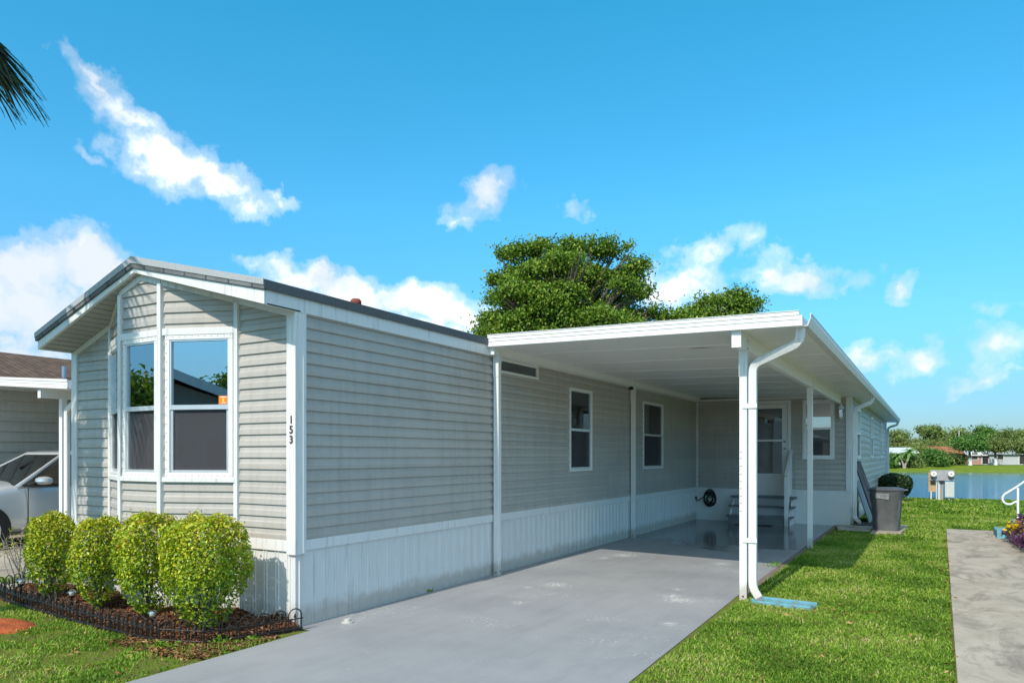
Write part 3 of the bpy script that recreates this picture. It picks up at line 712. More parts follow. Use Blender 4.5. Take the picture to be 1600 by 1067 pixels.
# ------------------------------------------------------------------ ground
def lake_in(x, y):
    """signed distance-like: positive inside the lake"""
    near = 29.2+np.maximum(0, (-1.2-x))*1.6+np.maximum(0, x-40)*.1+.25*np.sin(x*.6)
    far = 111.0+1.2*np.sin(x*.11)+.5*np.sin(x*.37)
    return np.minimum(y-near, far-y)
def ground_z(x, y):
    s = lake_in(x, y)
    z = -2.0*np.clip((s+.2)/6.0, 0, 1)**1.0
    far = np.clip((y-93)/12, 0, 1)
    zz = np.where(y > 60, -2.0*np.clip((s+8)/12, 0, 1), z)
    zz = np.where((y > 60), np.where(s > 0, -.72-1.2*np.clip(s/8, 0, 1), -.72+.85*np.clip(-s/7, 0, 1)), z)
    return zz
def spaced(segs):
    out = []
    for a, b, n_ in segs: out += list(np.linspace(a, b, n_, endpoint=False))
    return np.array(out+[segs[-1][1]])
gx = spaced([(-700, -100, 12), (-100, -20, 20), (-20, -8, 12), (-8, 8, 50), (8, 40, 25), (40, 120, 30), (120, 700, 12)])
gy = spaced([(-700, -60, 12), (-60, -8, 16), (-8, 24, 50), (24, 40, 48), (40, 100, 18), (100, 130, 56), (130, 200, 14), (200, 900, 10)])
GX, GY = np.meshgrid(gx, gy); GZ = ground_z(GX, GY)
V = np.stack([GX, GY, GZ], -1).reshape(-1, 3); nx_, ny_ = len(gx), len(gy)
ii = (np.arange(ny_-1)[:, None]*nx_+np.arange(nx_-1)[None, :]).ravel()
gr = np_mesh('ground', V, [np.stack([ii, ii+1, ii+1+nx_, ii+nx_], 1)], M['ground'], smooth=True); tag(gr, kind='structure')
o = MB().add([(-160, 28.9, -.72), (260, 28.9, -.72), (260, 115, -.72), (-160, 115, -.72)], [(0, 1, 2, 3)]).build('lake', M['water']); tag(o, kind='structure')
DX0, DX1 = -4.73, -1.835
dr = MB().add([(DX0, -3, .006), (DX1+.06, -3, .006), (DX1+.06, 4.6, .006), (DX1, 8.0, .006), (DX1, Y2-.02, .006), (XW-.01, Y2-.02, .006), (XW-.01, Y0+.02, .006), (DX0+.0, Y0-.0, .006)], [(0, 1, 2, 3, 4, 5, 6, 7)])
o = dr.build('driveway', M['drive']); tag(o, kind='structure')
o = MB().add([(DX1, 8.2, .010), (DX1+.085, 8.2, .010), (DX1+.075, Y2+.05, .010), (DX1, Y2+.05, .010)], [(0, 1, 2, 3)]).build('kerb_strip', plain('brown_edging', (.20, .15, .12), .95, .35, 20, bstr=.5)); tag(o, kind='structure')
wk = MB()
wy = [-3, 1.4, 8.35, 17.42]
for y0_, y1_ in zip(wy[:-1], wy[1:]):
    f = lambda y: .155+.0105*(y-5.7)
    ya, yb = y0_+.006, y1_-.006
    wk.add([(f(ya), ya, -.03), (5, ya, -.03), (5, yb, -.03), (f(yb), yb, -.03), (f(ya), ya, .028), (5, ya, .028), (5, yb, .028), (f(yb), yb, .028)],
           [(4, 5, 6, 7), (0, 1, 5, 4), (1, 2, 6, 5), (2, 3, 7, 6), (3, 0, 4, 7)])
o = wk.build('walkway', M['walk'], bevel=.006); tag(o, kind='structure')
o = MB().add([(-60, -9.5, .008), (60, -9.5, .008), (60, -3.02, .008), (-60, -3.02, .008)], [(0, 1, 2, 3)]).build('road', M['asphalt']); tag(o, kind='structure')
o = MB().add([(-15.2, -3, .010), (-9.98, -3, .010), (-9.98, 16, .010), (-15.2, 16, .010)], [(0, 1, 2, 3)]).build('neighbour_driveway', M['walk']); tag(o, kind='structure')

# paver slabs and splash blocks
sl1 = MB().add([(-1.80, 17.06, 0), (-1.13, 16.80, 0), (-1.10, 15.75, 0), (-1.56, 15.95, 0)], []).v
def slab(name, poly, z0, z1, mat, label, cat, group=None, bevel=.008):
    o = MB().prism(poly, z0, z1, 'z').build(name, mat, None, bevel=bevel); return tag(o, label, cat, group)
slab('paver_slab', [(-1.78, 17.15), (-1.07, 17.15), (-1.05, 15.93), (-1.64, 15.98)], -.02, .035, M['walk'], 'pale concrete slab lying between the carport floor and the bin', 'paving slab')
slab('paver_slab', [(-1.04, 17.45), (-.42, 17.75), (-.50, 15.85), (-1.02, 15.50)], -.02, .04, M['walk'], 'pale concrete slab lying under the grey bin', 'paving slab')
slab('stepping_slab', [(-9.5, 4.15), (-8.75, 4.10), (-8.7, 4.75), (-9.5, 4.8)], -.02, .03, M['walk'], 'small concrete slab behind the wire edging at the home corner', 'paving slab')
sb = MB()
A = np.array([-1.60, 7.90]); Bv = np.array([-1.02, 7.84]); dd = (Bv-A)/np.linalg.norm(Bv-A); nn = np.array([dd[1], -dd[0]]); LL = float(np.linalg.norm(Bv-A))
sb.obox(A, dd, nn, 0, LL, -.12, .12, -.02, .014).obox(A, dd, nn, 0, LL, -.145, -.115, -.02, .036).obox(A, dd, nn, 0, LL, .115, .145, -.02, .036).obox(A, dd, nn, -.02, .02, -.115, .115, -.02, .046)
o = sb.build('splash_block', M['blue_paint'], None, bevel=.008); tag(o, 'pale blue splash block in the grass under the front downspout', 'splash block')
o = MB().box(-1.44, -.98, 17.17, 17.36, .0, .06).box(-1.44, -.98, 17.36, 17.40, .0, .09).build('splash_block', M['lid'], None, bevel=.008); tag(o, 'dark grey splash block under the downspout beside the bin', 'splash block')
o = MB().lathe([(.055, 0), (.055, .010), (.045, .012)], (0, 0, .006), 24).lathe([(.030, .012), (.030, .035), (.018, .038), (0, .038)], (0, 0, .006), 16).build('drain_cap', M['white_clean'], None, smooth=True)
o.location = tuple(at_z(543, 973)); tag(o, 'small white pipe cap set in the grey driveway', 'pipe cap')
# orange soil heap
cl = MB(); P0 = at_z(8, 982)
pr_ = [(.0, .05), (.14, .045), (.26, .03), (.36, .008), (.40, -.01)]
ob = MB().lathe(pr_[::-1], (float(P0[0])-.12, float(P0[1])+.02, 0), 26, 1.0, .62).build('soil_heap', M['clay'], None, smooth=True)
for vv in ob.data.vertices:
    k = 1+.22*math.sin(vv.co.x*31+vv.co.y*17)+.15*math.sin(vv.co.y*47); vv.co.z *= k
tag(ob, 'low heap of bright orange soil on the lawn', 'soil heap')

# ------------------------------------------------------------------ mulch bed, edging fence, lights
FP = [(-4.80, 4.56), (-4.96, 4.09), (-5.12, 3.80), (-5.36, 3.66), (-6.14, 3.66), (-6.92, 3.71), (-7.85, 3.80), (-8.75, 3.90), (-9.02, 4.10), (-8.98, 4.45), (-8.50, 4.60)]
bedpoly = FP+[(XL, Y0+.0), (-7.715, Y0+.0), (-7.06, 4.30), (-6.406, 4.30), (-5.66, Y0), (XW, Y0)]
def in_poly(x, y, poly):
    x = np.asarray(x); y = np.asarray(y); c = np.zeros(x.shape, bool); j = len(poly)-1
    for i in range(len(poly)):
        xi, yi = poly[i]; xj, yj = poly[j]
        c ^= ((yi > y) != (yj > y)) & (x < (xj-xi)*(y-yi)/(yj-yi+1e-12)+xi); j = i
    return c
def seg_dist(x, y, path):
    d_ = np.full(np.shape(x), 1e9)
    for (a0, b0), (a1, b1) in zip(path[:-1], path[1:]):
        vx, vy = a1-a0, b1-b0; t = np.clip(((x-a0)*vx+(y-b0)*vy)/(vx*vx+vy*vy), 0, 1)
        d_ = np.minimum(d_, np.hypot(x-a0-t*vx, y-b0-t*vy))
    return d_
def mulch_z(x, y):
    e = seg_dist(x, y, FP)
    return .012+np.clip(e/.30, 0, 1)*.085*(1+.35*np.sin(x*5.1+1)+.2*np.sin(x*11+y*7))
bx = np.arange(-9.06, -4.72, .035); by = np.arange(3.62, 4.66, .035)
BX, BY = np.meshgrid(bx, by); ins = in_poly(BX, BY, bedpoly)
BZ = np.where(ins, mulch_z(BX, BY)+rng.normal(0, .006, BX.shape), -.03)
V = np.stack([BX, BY, BZ], -1).reshape(-1, 3); n1 = len(bx)
ii = (np.arange(len(by)-1)[:, None]*n1+np.arange(n1-1)[None, :]).ravel()
q = np.stack([ii, ii+1, ii+1+n1, ii+n1], 1); q = q[ins.ravel()[q].any(1)]
o = np_mesh('garden_bed', V, [q], M['mulch'], smooth=True); tag(o, kind='structure')
def pts_in(poly, n, pad=0.0):
    P_ = np.array(poly); lo, hi = P_.min(0)-pad, P_.max(0)+pad
    p = rng.uniform(lo, hi, (n*3, 2)); k = in_poly(p[:, 0], p[:, 1], poly) if not pad else np.ones(len(p), bool)
    return p[k][:n]
mp = pts_in(bedpoly, 9000); ex = pts_in([(-4.78, 4.3), (-4.76, 3.5), (-5.1, 3.42), (-5.9, 3.45), (-5.9, 3.75), (-5.1, 3.85)], 1500)
mp = np.concatenate([mp, ex])
zz = np.where(in_poly(mp[:, 0], mp[:, 1], bedpoly), mulch_z(mp[:, 0], mp[:, 1]), .008)+rng.uniform(0, .012, len(mp))
Vl, Fl, nl = leaf_arrays(np.column_stack([mp, zz]), .045, 1.2, .42, .05)
o = np_mesh('mulch', Vl, [Fl], M['mulch_chip'], rnd=np.repeat(rng.uniform(0, 1, nl), 4)); tag(o, 'red brown bark mulch round the shrubs', 'mulch', kind='stuff')

# wire edging: sections of three hoops with arrow heads
def make_edging(i0, first):
    return
path = [Vector((x, y, 0)) for x, y in FP]
cum = [0]
for a_, b_ in zip(path[:-1], path[1:]): cum.append(cum[-1]+(b_-a_).length)
def on_path(s):
    s = max(0, min(s, cum[-1]-1e-6))
    for i in range(len(cum)-1):
        if s <= cum[i+1]:
            t = (s-cum[i])/(cum[i+1]-cum[i]); return path[i].lerp(path[i+1], t)
SEC, HP = .42, .14
ns = int(cum[-1]/SEC)
for k in range(ns):
    s0 = k*SEC; pA, pB = on_path(s0), on_path(s0+SEC)
    rz = math.atan2(pB.y-pA.y, pB.x-pA.x); Ls = (pB-pA).length
    lean = random.uniform(-.07, .07)
    nm = ['by the driveway', 'at the bed corner', 'along the lawn', 'by the far end of the bed'][min(3, 0 if s0 < .8 else 1 if s0 < 1.6 else 2 if s0 < 4.4 else 3)]
    e_ = empty('garden_edging', (pA.x, pA.y, .0), 'low black wire edging panel with arched hoops '+nm, 'garden edging', 'black wire edging panels round the mulch bed', rz)
    e_.rotation_euler = (lean, 0, rz)
    h0 = .205; hw = Ls/3
    for j in range(3):
        x0 = j*hw+.012; x1 = (j+1)*hw-.012; xc = (x0+x1)/2; rr = (x1-x0)/2
        pts = [(x0, 0, -.03), (x0, 0, h0-rr)]+[(xc-rr*math.cos(t), 0, h0-rr+rr*math.sin(t)) for t in np.linspace(.2, PI-.2, 9)]+[(x1, 0, h0-rr), (x1, 0, -.03)]
        MB().tube(pts, .0058, 6).build('hoop', M['black'], e_, smooth=True)
        MB().tube([(xc, 0, -.03), (xc, 0, h0-.075), (xc, 0, h0-.074), (xc, 0, h0-.035)], [.0052, .0052, .016, .0008], 6).build('arrow_bar', M['black'], e_, smooth=True)
    for z in (.115, .03): MB().tube([(-.005, 0, z), (Ls+.005, 0, z)], .0055, 6).build('rail', M['black'], e_, smooth=True)
def globe_light(u, v, z, label):
    p = at_z(u, v, z); e_ = empty('garden_light', (p[0], p[1], .02), label, 'garden light', 'glass globe garden lights in the mulch bed')
    MB().lathe([(.006, 0), (.010, .02), (.010, z-.075), (.026, z-.065), (.030, z-.05), (.022, z-.045)], seg=12).build('stake', M['black'], e_, smooth=True)
    r = .042; c_ = z-.02
    MB().lathe([(r*math.sin(t), c_-r*.86*math.cos(t)) for t in np.linspace(.35, PI-.001, 12)], seg=18).build('globe', M['globe'], e_, smooth=True)
    MB().lathe([(.0, c_+.012), (.022, c_+.008), (.022, c_-.030), (0, c_-.034)][::-1], seg=12).build('lamp', M['paper'], e_)
globe_light(238, 958, .20, 'glass globe garden light in front of the gap between the two right shrubs')
globe_light(112, 926, .20, 'glass globe garden light below the second shrub from the left')
globe_light(33, 908, .22, 'glass globe garden light at the far left end of the edging')
globe_light(306, 938, .34, 'tall glass globe garden light against the rightmost shrub')

# ------------------------------------------------------------------ plants
def crown_points(lumps, n_clump, per, sig, rg, shell=.72):
    C = []; O = []
    vol = np.array([l[3]*l[4]*l[5] for l in lumps])**.7; pr = vol/vol.sum()
    for k in range(n_clump):
        l = lumps[rg.choice(len(lumps), p=pr)]
        dv = rg.normal(size=3); dv /= np.linalg.norm(dv)
        if dv[2] < -.35: dv[2] *= -.5
        r = shell+(1-shell)*rg.random() if rg.random() < .8 else rg.random()**.5*shell
        c = np.array(l[:3])+dv*np.array(l[3:6])*r
        m = int(per*rg.uniform(.5, 1.5)); s_ = sig*rg.uniform(.6, 1.4)
        pts = c+rg.normal(size=(m, 3))*np.array([s_, s_, s_*.65]); C.append(pts); O.append(np.tile(dv, (m, 1)))
    return np.concatenate(C), np.concatenate(O)
def make_tree(name, loc, label, cat, lumps, n_clump, per, sig, leaf, mat, trunk, seed, group=None, aspect=.5, limb=True, bark='bark', white_base=False, up=.35):
    rg = np.random.default_rng(seed)
    t = empty(name, loc, label, cat, group)
    C, O = crown_points(lumps, n_clump, per, sig, rg)
    Vv, Ff, nl = leaf_arrays(C, leaf, up, aspect, .15, O, .7, rg)
    base = rg.normal(.5, .17, nl)
    np_mesh('crown', Vv, [Ff], M[mat], t, rnd=np.repeat(np.clip(base, 0, 1), 4))
    (th, r0, bx_, by_) = trunk
    mb = MB(); top = Vector((bx_, by_, th))
    mb.tube([(0, 0, -.3), (bx_*.1, by_*.1, th*.15), (bx_*.4, by_*.4, th*.55), tuple(top)], [r0*1.35, r0, r0*.82, r0*.62], 10)
    if limb:
        for l in lumps:
            e = Vector(l[:3]); m1 = top.lerp(e, .5)+Vector((rg.normal()*.2, rg.normal()*.2, .25))*(e-top).length*.25
            mb.tube([tuple(top-Vector((0, 0, th*.08))), tuple(m1), tuple(e)], [r0*.55, r0*.33, r0*.12], 7)
            for _ in range(5):
                q = Vector(l[:3])+Vector(rg.normal(size=3)*np.array(l[3:6])*.6)
                mb.tube([tuple(m1), tuple(m1.lerp(q, .6)), tuple(q)], [r0*.2, r0*.13, r0*.03], 5)
    mb.build('trunk', M[bark], t, smooth=True)
    if white_base: MB().tube([(0, 0, -.25), (bx_*.1, by_*.1, .2), (bx_*.2, by_*.2, 1.0)], [r0*1.5, r0*1.1, r0*1.0], 10).build('painted_base', M['white_clean'], t, smooth=True)
    return t
# --- clipped shrubs
def make_shrub(u, y, vtop, wid, hgt_low, seed, label, n0=3800, dep=.36, mat='bush_leaf', grp='clipped yellow green shrubs in the mulch bed', leaf=.033):
    n = int(n0*2.5); rg = np.random.default_rng(seed)
    p = at_y(u, 900, y); x = float(p[0]); zt = float(at_y(u, vtop, y-.05)[2])
    e_ = empty('shrub', (x, y, .05), label, 'shrub', grp)
    h = zt-.05; zc = (h+hgt_low)/2; rz = (h-hgt_low)/2; rx = wid/2; ry = dep
    # superellipsoid shell with ragged skin and see-through lower part
    k = n*3; dv = rg.normal(size=(k, 3)); dv /= np.linalg.norm(dv, axis=1)[:, None]
    ex_ = 3.3
    s_ = (np.abs(dv[:, 0])**ex_+np.abs(dv[:, 1])**ex_+np.abs(dv[:, 2])**ex_)**(-1/ex_)
    lump = 1+.05*np.sin(dv[:, 0]*6+seed)+.05*np.sin(dv[:, 1]*7+dv[:, 2]*5+seed*2)
    rr = s_*lump*np.where(rg.random(k) < .80, rg.uniform(.88, 1.03, k), rg.uniform(.45, .92, k))
    Pn = dv*rr[:, None]
    low = Pn[:, 2] < -.25
    taper = np.where(Pn[:, 2] < 0, 1+Pn[:, 2]*.38, 1)
    P_ = np.column_stack([Pn[:, 0]*rx*taper, Pn[:, 1]*ry*taper, Pn[:, 2]*rz+zc])
    hol = .5+.5*np.sin(dv[:, 0]*9+seed)*np.sin(dv[:, 1]*8+dv[:, 2]*11+seed*1.7)
    keep = rg.random(k) > np.clip((-.08-Pn[:, 2])*1.5, 0, .88)*(.62+.5*hol); 
    P_ = P_[keep][:n]; dv = dv[keep][:n]
    # stray sprigs sticking out of the top and sides
    q = rg.choice(len(P_), 240); sp_ = P_[q]+dv[q]*rg.uniform(.015, .055, (240, 1)); P_ = np.concatenate([P_, sp_]); dv = np.concatenate([dv, dv[q]])
    Vv, Ff, nl = leaf_arrays(P_, leaf, .25, .58, .14, dv, .9, rg)
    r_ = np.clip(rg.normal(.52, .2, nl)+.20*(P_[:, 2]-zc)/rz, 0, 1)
    np_mesh('foliage', Vv, [Ff], M[mat], e_, rnd=np.repeat(r_, 4))
    mb = MB()
    for i in range(6):
        a_ = rg.uniform(0, 2*PI); rr_ = rg.uniform(.2, .6)
        ex2, ey2 = rx*rr_*math.cos(a_), ry*rr_*math.sin(a_)
        mb.tube([(rg.normal()*.02, rg.normal()*.02, -.06), (ex2*.25, ey2*.25, zc*.45), (ex2*.8, ey2*.8, zc), (ex2, ey2, zc+rz*.6)], [.013, .009, .006, .003], 6)
        for j in range(3):
            b_ = rg.uniform(0, 2*PI); mb.tube([(ex2*.5, ey2*.5, zc*.7), (ex2*.5+.15*math.cos(b_), ey2*.5+.15*math.sin(b_), zc*.7+.12)], [.006, .002], 5)
    mb.build('stems', M['bark'], e_, smooth=True)
    return e_
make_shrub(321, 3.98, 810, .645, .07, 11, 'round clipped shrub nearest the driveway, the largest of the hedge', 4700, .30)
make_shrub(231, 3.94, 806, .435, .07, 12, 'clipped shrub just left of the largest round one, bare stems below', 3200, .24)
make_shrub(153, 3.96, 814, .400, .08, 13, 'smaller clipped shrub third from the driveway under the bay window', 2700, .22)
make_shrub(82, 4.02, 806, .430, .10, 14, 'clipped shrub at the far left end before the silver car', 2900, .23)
# bare twiggy shrub at far left
tw = empty('bare_shrub', tuple(at_z(33, 915, .02)), 'half bare pale twiggy shrub at the left end of the hedge', 'shrub')
rg = np.random.default_rng(5); mb = MB(); lf = []
for i in range(13):
    a_ = rg.uniform(0, 2*PI); L_ = rg.uniform(.35, .72); sp_ = rg.uniform(.15, .6)
    p0 = Vector((rg.normal()*.03, rg.normal()*.03, 0)); p3 = Vector((math.cos(a_)*sp_*L_, math.sin(a_)*sp_*L_, L_))
    p1 = p0.lerp(p3, .4)+Vector((rg.normal()*.03, rg.normal()*.03, .03)); mb.tube([p0, p1, p3], [.009, .006, .002], 5)
    for j in range(5):
        t = rg.uniform(.3, .95); b0 = p1.lerp(p3, t); b1 = b0+Vector((rg.normal()*.09, rg.normal()*.09, rg.uniform(.02, .13))); mb.tube([b0, b0.lerp(b1, .5)+Vector((0, 0, .01)), b1], [.004, .003, .0012], 4)
        if rg.random() < .6: lf += [tuple(b1+Vector(rg.normal(size=3)*.03)) for _ in range(3)]
mb.build('stems', M['twig'], tw, smooth=True)
Vv, Ff, nl = leaf_arrays(np.array(lf), .034, .3, .55, .12); np_mesh('foliage', Vv, [Ff], M['bush_leaf'], tw, rnd=np.repeat(rng.uniform(.4, 1, nl), 4))
# dark shrub at the far corner of the addition
ds = make_shrub(1398, 26.8, 741, .95, .05, 21, 'dark green rounded shrub beside the far corner of the home', 3000, .40, 'dark_leaf', None, .065)
if 'group' in ds: del ds['group']

# --- big oak behind the home
def px_lumps(origin, depth, items):
    out = []
    for (u, v, dd_, ru, rv) in items:
        c = at_depth(u, v, depth+dd_); s_ = (depth+dd_)/FOC
        out.append((c[0]-origin[0], c[1]-origin[1], c[2]-origin[2], ru*s_, ru*s_, rv*s_))
    return out
og = at_depth(885, 711, 30); og[2] = 0
rgo = np.random.default_rng(3); it = [(800, 402, 0, 26, 18), (838, 392, 0, 30, 20), (880, 394, 0, 28, 20), (925, 393, 0, 34, 20), (962, 396, 0, 28, 20), (988, 424, 0, 20, 22), (770, 440, 0, 22, 12), (786, 470, 0, 26, 20), (776, 505, 0, 24, 18), (1000, 462, 0, 18, 20), (1012, 492, 0, 22, 16), (1040, 498, 0, 24, 10), (1062, 492, 0, 14, 9)]
it += [(768, 522, 0, 26, 16), (800, 526, -1, 30, 18), (845, 522, -1.5, 32, 20), (895, 518, -1.5, 32, 20), (945, 514, -1.5, 32, 20), (985, 510, -.5, 28, 16), (812, 455, -1.5, 28, 22), (860, 470, -2, 32, 24)]
for k in range(34):
    it.append((rgo.uniform(795, 985), rgo.uniform(408, 512), rgo.uniform(-2.6, 2.2), rgo.uniform(20, 36), rgo.uniform(15, 24)))
make_tree('oak_tree', tuple(og), 'broad dark green tree rising behind the home, tallest crown above the carport roof', 'tree',
          px_lumps(og, 30, it), 980, 76, .20, .15, 'oak_leaf', (5.2, .34, -.2, .1), 31, aspect=.55)
og = at_depth(1135, 711, 36); og[2] = -.3
make_tree('oak_tree', tuple(og), 'smaller leafy tree top showing over the right part of the carport roof', 'tree',
          px_lumps(og, 36, [(1105, 478, 0, 26, 16), (1130, 470, 0, 32, 18), (1165, 480, 0, 26, 14), (1100, 505, 0, 30, 20), (1150, 505, 0, 40, 20), (1080, 490, 0, 18, 10)]),
          150, 60, .26, .18, 'oak_leaf', (4.0, .25, .2, .1), 33, aspect=.5)

# --- palm left of the frame
def fan_frond(mb_list, hub, base, length, R_, nbl=38, rg=None, droop=.35):
    """hub: end of petiole (Vector); axis from base to hub; blades radiate in a fan"""
    ax = (hub-base).normalized(); side = ax.cross(Vector((0, 0, 1))).normalized(); nrm = side.cross(ax).normalized()
    V_, F_, R2 = mb_list
    for i in range(nbl):
        t = (i/(nbl-1)-.5)*2; ang = t*1.95
        dr_ = (ax*math.cos(ang)+side*math.sin(ang)).normalized()
        Lb = length*(1-.28*abs(t)**2)*rg.uniform(.88, 1.06)
        w = .030*rg.uniform(.8, 1.2); wd = dr_.cross(nrm).normalized()
        tilt = nrm*(.10*math.cos(i*PI))
        b = len(V_); prev = None
        st = [0, .3, .55, .8, 1.0]; ww = [.5, 1.5, 1.0, .45, .04]
        col = min(1, max(0, rg.normal(.42, .2)+(.4 if rg.random() < .06 else 0)))
        for s_, k_ in zip(st, ww):
            c_ = hub+dr_*Lb*s_+Vector((0, 0, -droop*Lb*max(0, s_-.35)**1.8*(1+rg.uniform(-.2, .5))))+nrm*.05*(1-s_)
            V_.append(tuple(c_+wd*w*k_+tilt*w*1.5)); V_.append(tuple(c_-wd*w*k_)); R2 += [col, col]
        for k_ in range(4): F_.append((b+2*k_, b+2*k_+1, b+2*k_+3, b+2*k_+2))
pc = Vector((-8.15, 1.70, 5.60))
pal = empty('palm_tree', (pc.x, pc.y, 0), 'tall fan palm with drooping green blades at the upper left of the lawn', 'palm tree')
rg = np.random.default_rng(9); pl = ([], [], []); pet = MB()
targets = []
for i in range(15):
    a_ = i*2.399+.5; el = math.radians(70-104*(i/14.0)+rg.normal()*5); targets.append((a_, el, rg.uniform(.8, 1.05)))
for (a_, el, pl_) in targets:
    dr_ = Vector((math.cos(a_)*math.cos(el), math.sin(a_)*math.cos(el), math.sin(el)))
    hub = Vector((0, 0, pc.z))+dr_*pl_+Vector((0, 0, -.10))
    mid = Vector((0, 0, pc.z))+dr_*pl_*.55
    tip_ax = (dr_+Vector((0, 0, -.35))).normalized()
    fan_frond(pl, hub, hub-tip_ax, rg.uniform(.80, .98), 0, 34, rg, .5)
    pet.tube([(dr_.x*.05, dr_.y*.05, pc.z-.15), tuple(mid), tuple(hub)], [.022, .014, .010], 6)
# the fronds whose tips reach into the upper left corner
for hub_, Lb_ in (((.78, 1.36, -.40), .74), ((.72, 1.34, -.24), .72), ((.74, 1.30, -.52), .62)):
    hub = Vector((hub_[0], hub_[1], pc.z+hub_[2])); tip_ax = (Vector(hub_).normalized()+Vector((0.15, 0, -.45))).normalized()
    fan_frond(pl, hub, hub-tip_ax, Lb_, 0, 60, rg, .4)
    pet.tube([(0, 0, pc.z-.12), (hub_[0]*.55, hub_[1]*.55, pc.z+hub_[2]*.35), tuple(hub)], [.02, .014, .01], 6)
np_mesh('crown', np.array(pl[0]), [np.array(pl[1])], M['palm_leaf'], pal, rnd=np.array(pl[2]))
pet.build('leaf_stalks', plain('palm_stalk', (.15, .17, .05), .5), pal, smooth=True)
tk = MB(); n_ = 44; pts = []; rs = []
for i in range(n_+1):
    z = -.1+(pc.z)*i/n_; pts.append((.05*math.sin(z*.5), 0, z)); rs.append((.19 if i < 4 else .155)+(.008 if i % 2 else -.006)+(.05 if i > n_-5 else 0))
tk.tube(pts, rs, 14).build('trunk', plain('palm_trunk', (.24, .20, .16), .95, .3, 12, stretch=(1, 1, 3), bstr=.6, bscale=30), pal, smooth=True)

# ------------------------------------------------------------------ wheeled bin and leaning boards
bx_, by_ = -.775, 16.42
bn = empty('trash_bin', (bx_, by_, .04), 'grey plastic trash bin with a dark lid standing on a concrete slab', 'trash bin')
bd = MB()
rows = [(0, .50, .46), (.03, .52, .48), (.62, .60, .57), (.64, .635, .60), (.80, .65, .63), (.815, .67, .65), (.835, .67, .65)]
vs = []; fs = []; m = 28
for (z, w, d_) in rows:
    for j in range(m):
        t = 2*PI*j/m; c_, s_ = math.cos(t), math.sin(t)
        k = (abs(c_)**4+abs(s_)**4)**(-.25)
        vs.append((w/2*k*c_, d_/2*k*s_, z+(.04*(c_*k) if z in (.62, .64) else 0)))
for i in range(len(rows)-1):
    for j in range(m): k = (j+1) % m; fs.append((i*m+j, i*m+k, (i+1)*m+k, (i+1)*m+j))
fs.append(tuple(range(m-1, -1, -1))); fs.append(tuple((len(rows)-1)*m+j for j in range(m)))
bn.scale = (.93, .93, .95); bd.add(vs, fs); bd.build('body', M['bin'], bn, smooth=True)
vs = []; fs = []; lr = [(.836, 1.06), (.862, 1.08), (.885, .98), (.905, .72), (.912, .3)]
for (z, k0) in lr:
    for j in range(m):
        t = 2*PI*j/m; c_, s_ = math.cos(t), math.sin(t); k = (abs(c_)**3.4+abs(s_)**3.4)**(-1/3.4)*k0
        vs.append((.335*k*c_, .325*k*s_, z))
for i in range(len(lr)-1):
    for j in range(m): k = (j+1) % m; fs.append((i*m+j, i*m+k, (i+1)*m+k, (i+1)*m+j))
fs.append(tuple(range(m-1, -1, -1))); fs.append(tuple((len(lr)-1)*m+j for j in range(m)))
MB().add(vs, fs).build('lid', M['lid'], bn, smooth=True)
MB().tube([(.30, -.12, .85), (.40, -.12, .86), (.40, .12, .86), (.30, .12, .85)], .016, 8).build('handle', M['lid'], bn, smooth=True)
for s in (-1, 1): MB().tube([(s*.12, .22, .075), (s*.18, .22, .075)], .075, 18).build('wheel', M['rubber'], bn, smooth=True)
MB().add([(-.20, -.3165, .685), (.06, -.3165, .66), (.06, -.3165, .785), (-.20, -.3165, .79)], [(0, 1, 2, 3)]).build('scuffed_patch', plain('scuffed_white', (.17, .175, .185), .8, .4, 40, col2=(.34, .35, .37)), bn)
text_mesh('painted_number', '153', .085, M['bin'], bn, (-.05, -.3178, .735), (PI/2, 0, 0), .0008, bold=.002)
lb = empty('metal_ladder', (0, 0, 0), 'dark grey metal ladder leaning against the siding behind the bin', 'ladder')
for (A_, B_) in (((-1.465, 18.70, 1.40), (-.93, 17.72, .02)), ((-1.465, 18.15, 1.33), (-.98, 17.35, .02))):
    MB().tube([A_, B_], .035, prof=[(1, .7), (-1, .7), (-1, -.7), (1, -.7)]).build('rail', M['ladder'], lb)
for t in (.15, .5, .85):
    a_ = Vector((-1.465, 18.70, 1.40)).lerp(Vector((-.93, 17.72, .02)), t); b_ = Vector((-1.465, 18.15, 1.33)).lerp(Vector((-.98, 17.35, .02)), t)
    MB().tube([a_, b_], .018, 8).build('rung', M['ladder'], lb)
o = MB().add([(-1.475, 17.75, .95), (-1.475, 19.2, .95), (-1.18, 19.2, 0), (-1.18, 17.75, 0), (-1.455, 17.75, .956), (-1.455, 19.2, .956), (-1.16, 19.2, .006), (-1.16, 17.75, .006)],
             [(0, 3, 2, 1), (4, 5, 6, 7), (0, 1, 5, 4), (1, 2, 6, 5), (2, 3, 7, 6), (3, 0, 4, 7)]).build('leaning_board', plain('blue_grey_panel', (.15, .16, .19), .45, .15, 4), None)
tag(o, 'flat blue grey board leaning against the skirting behind the downspout', 'board')

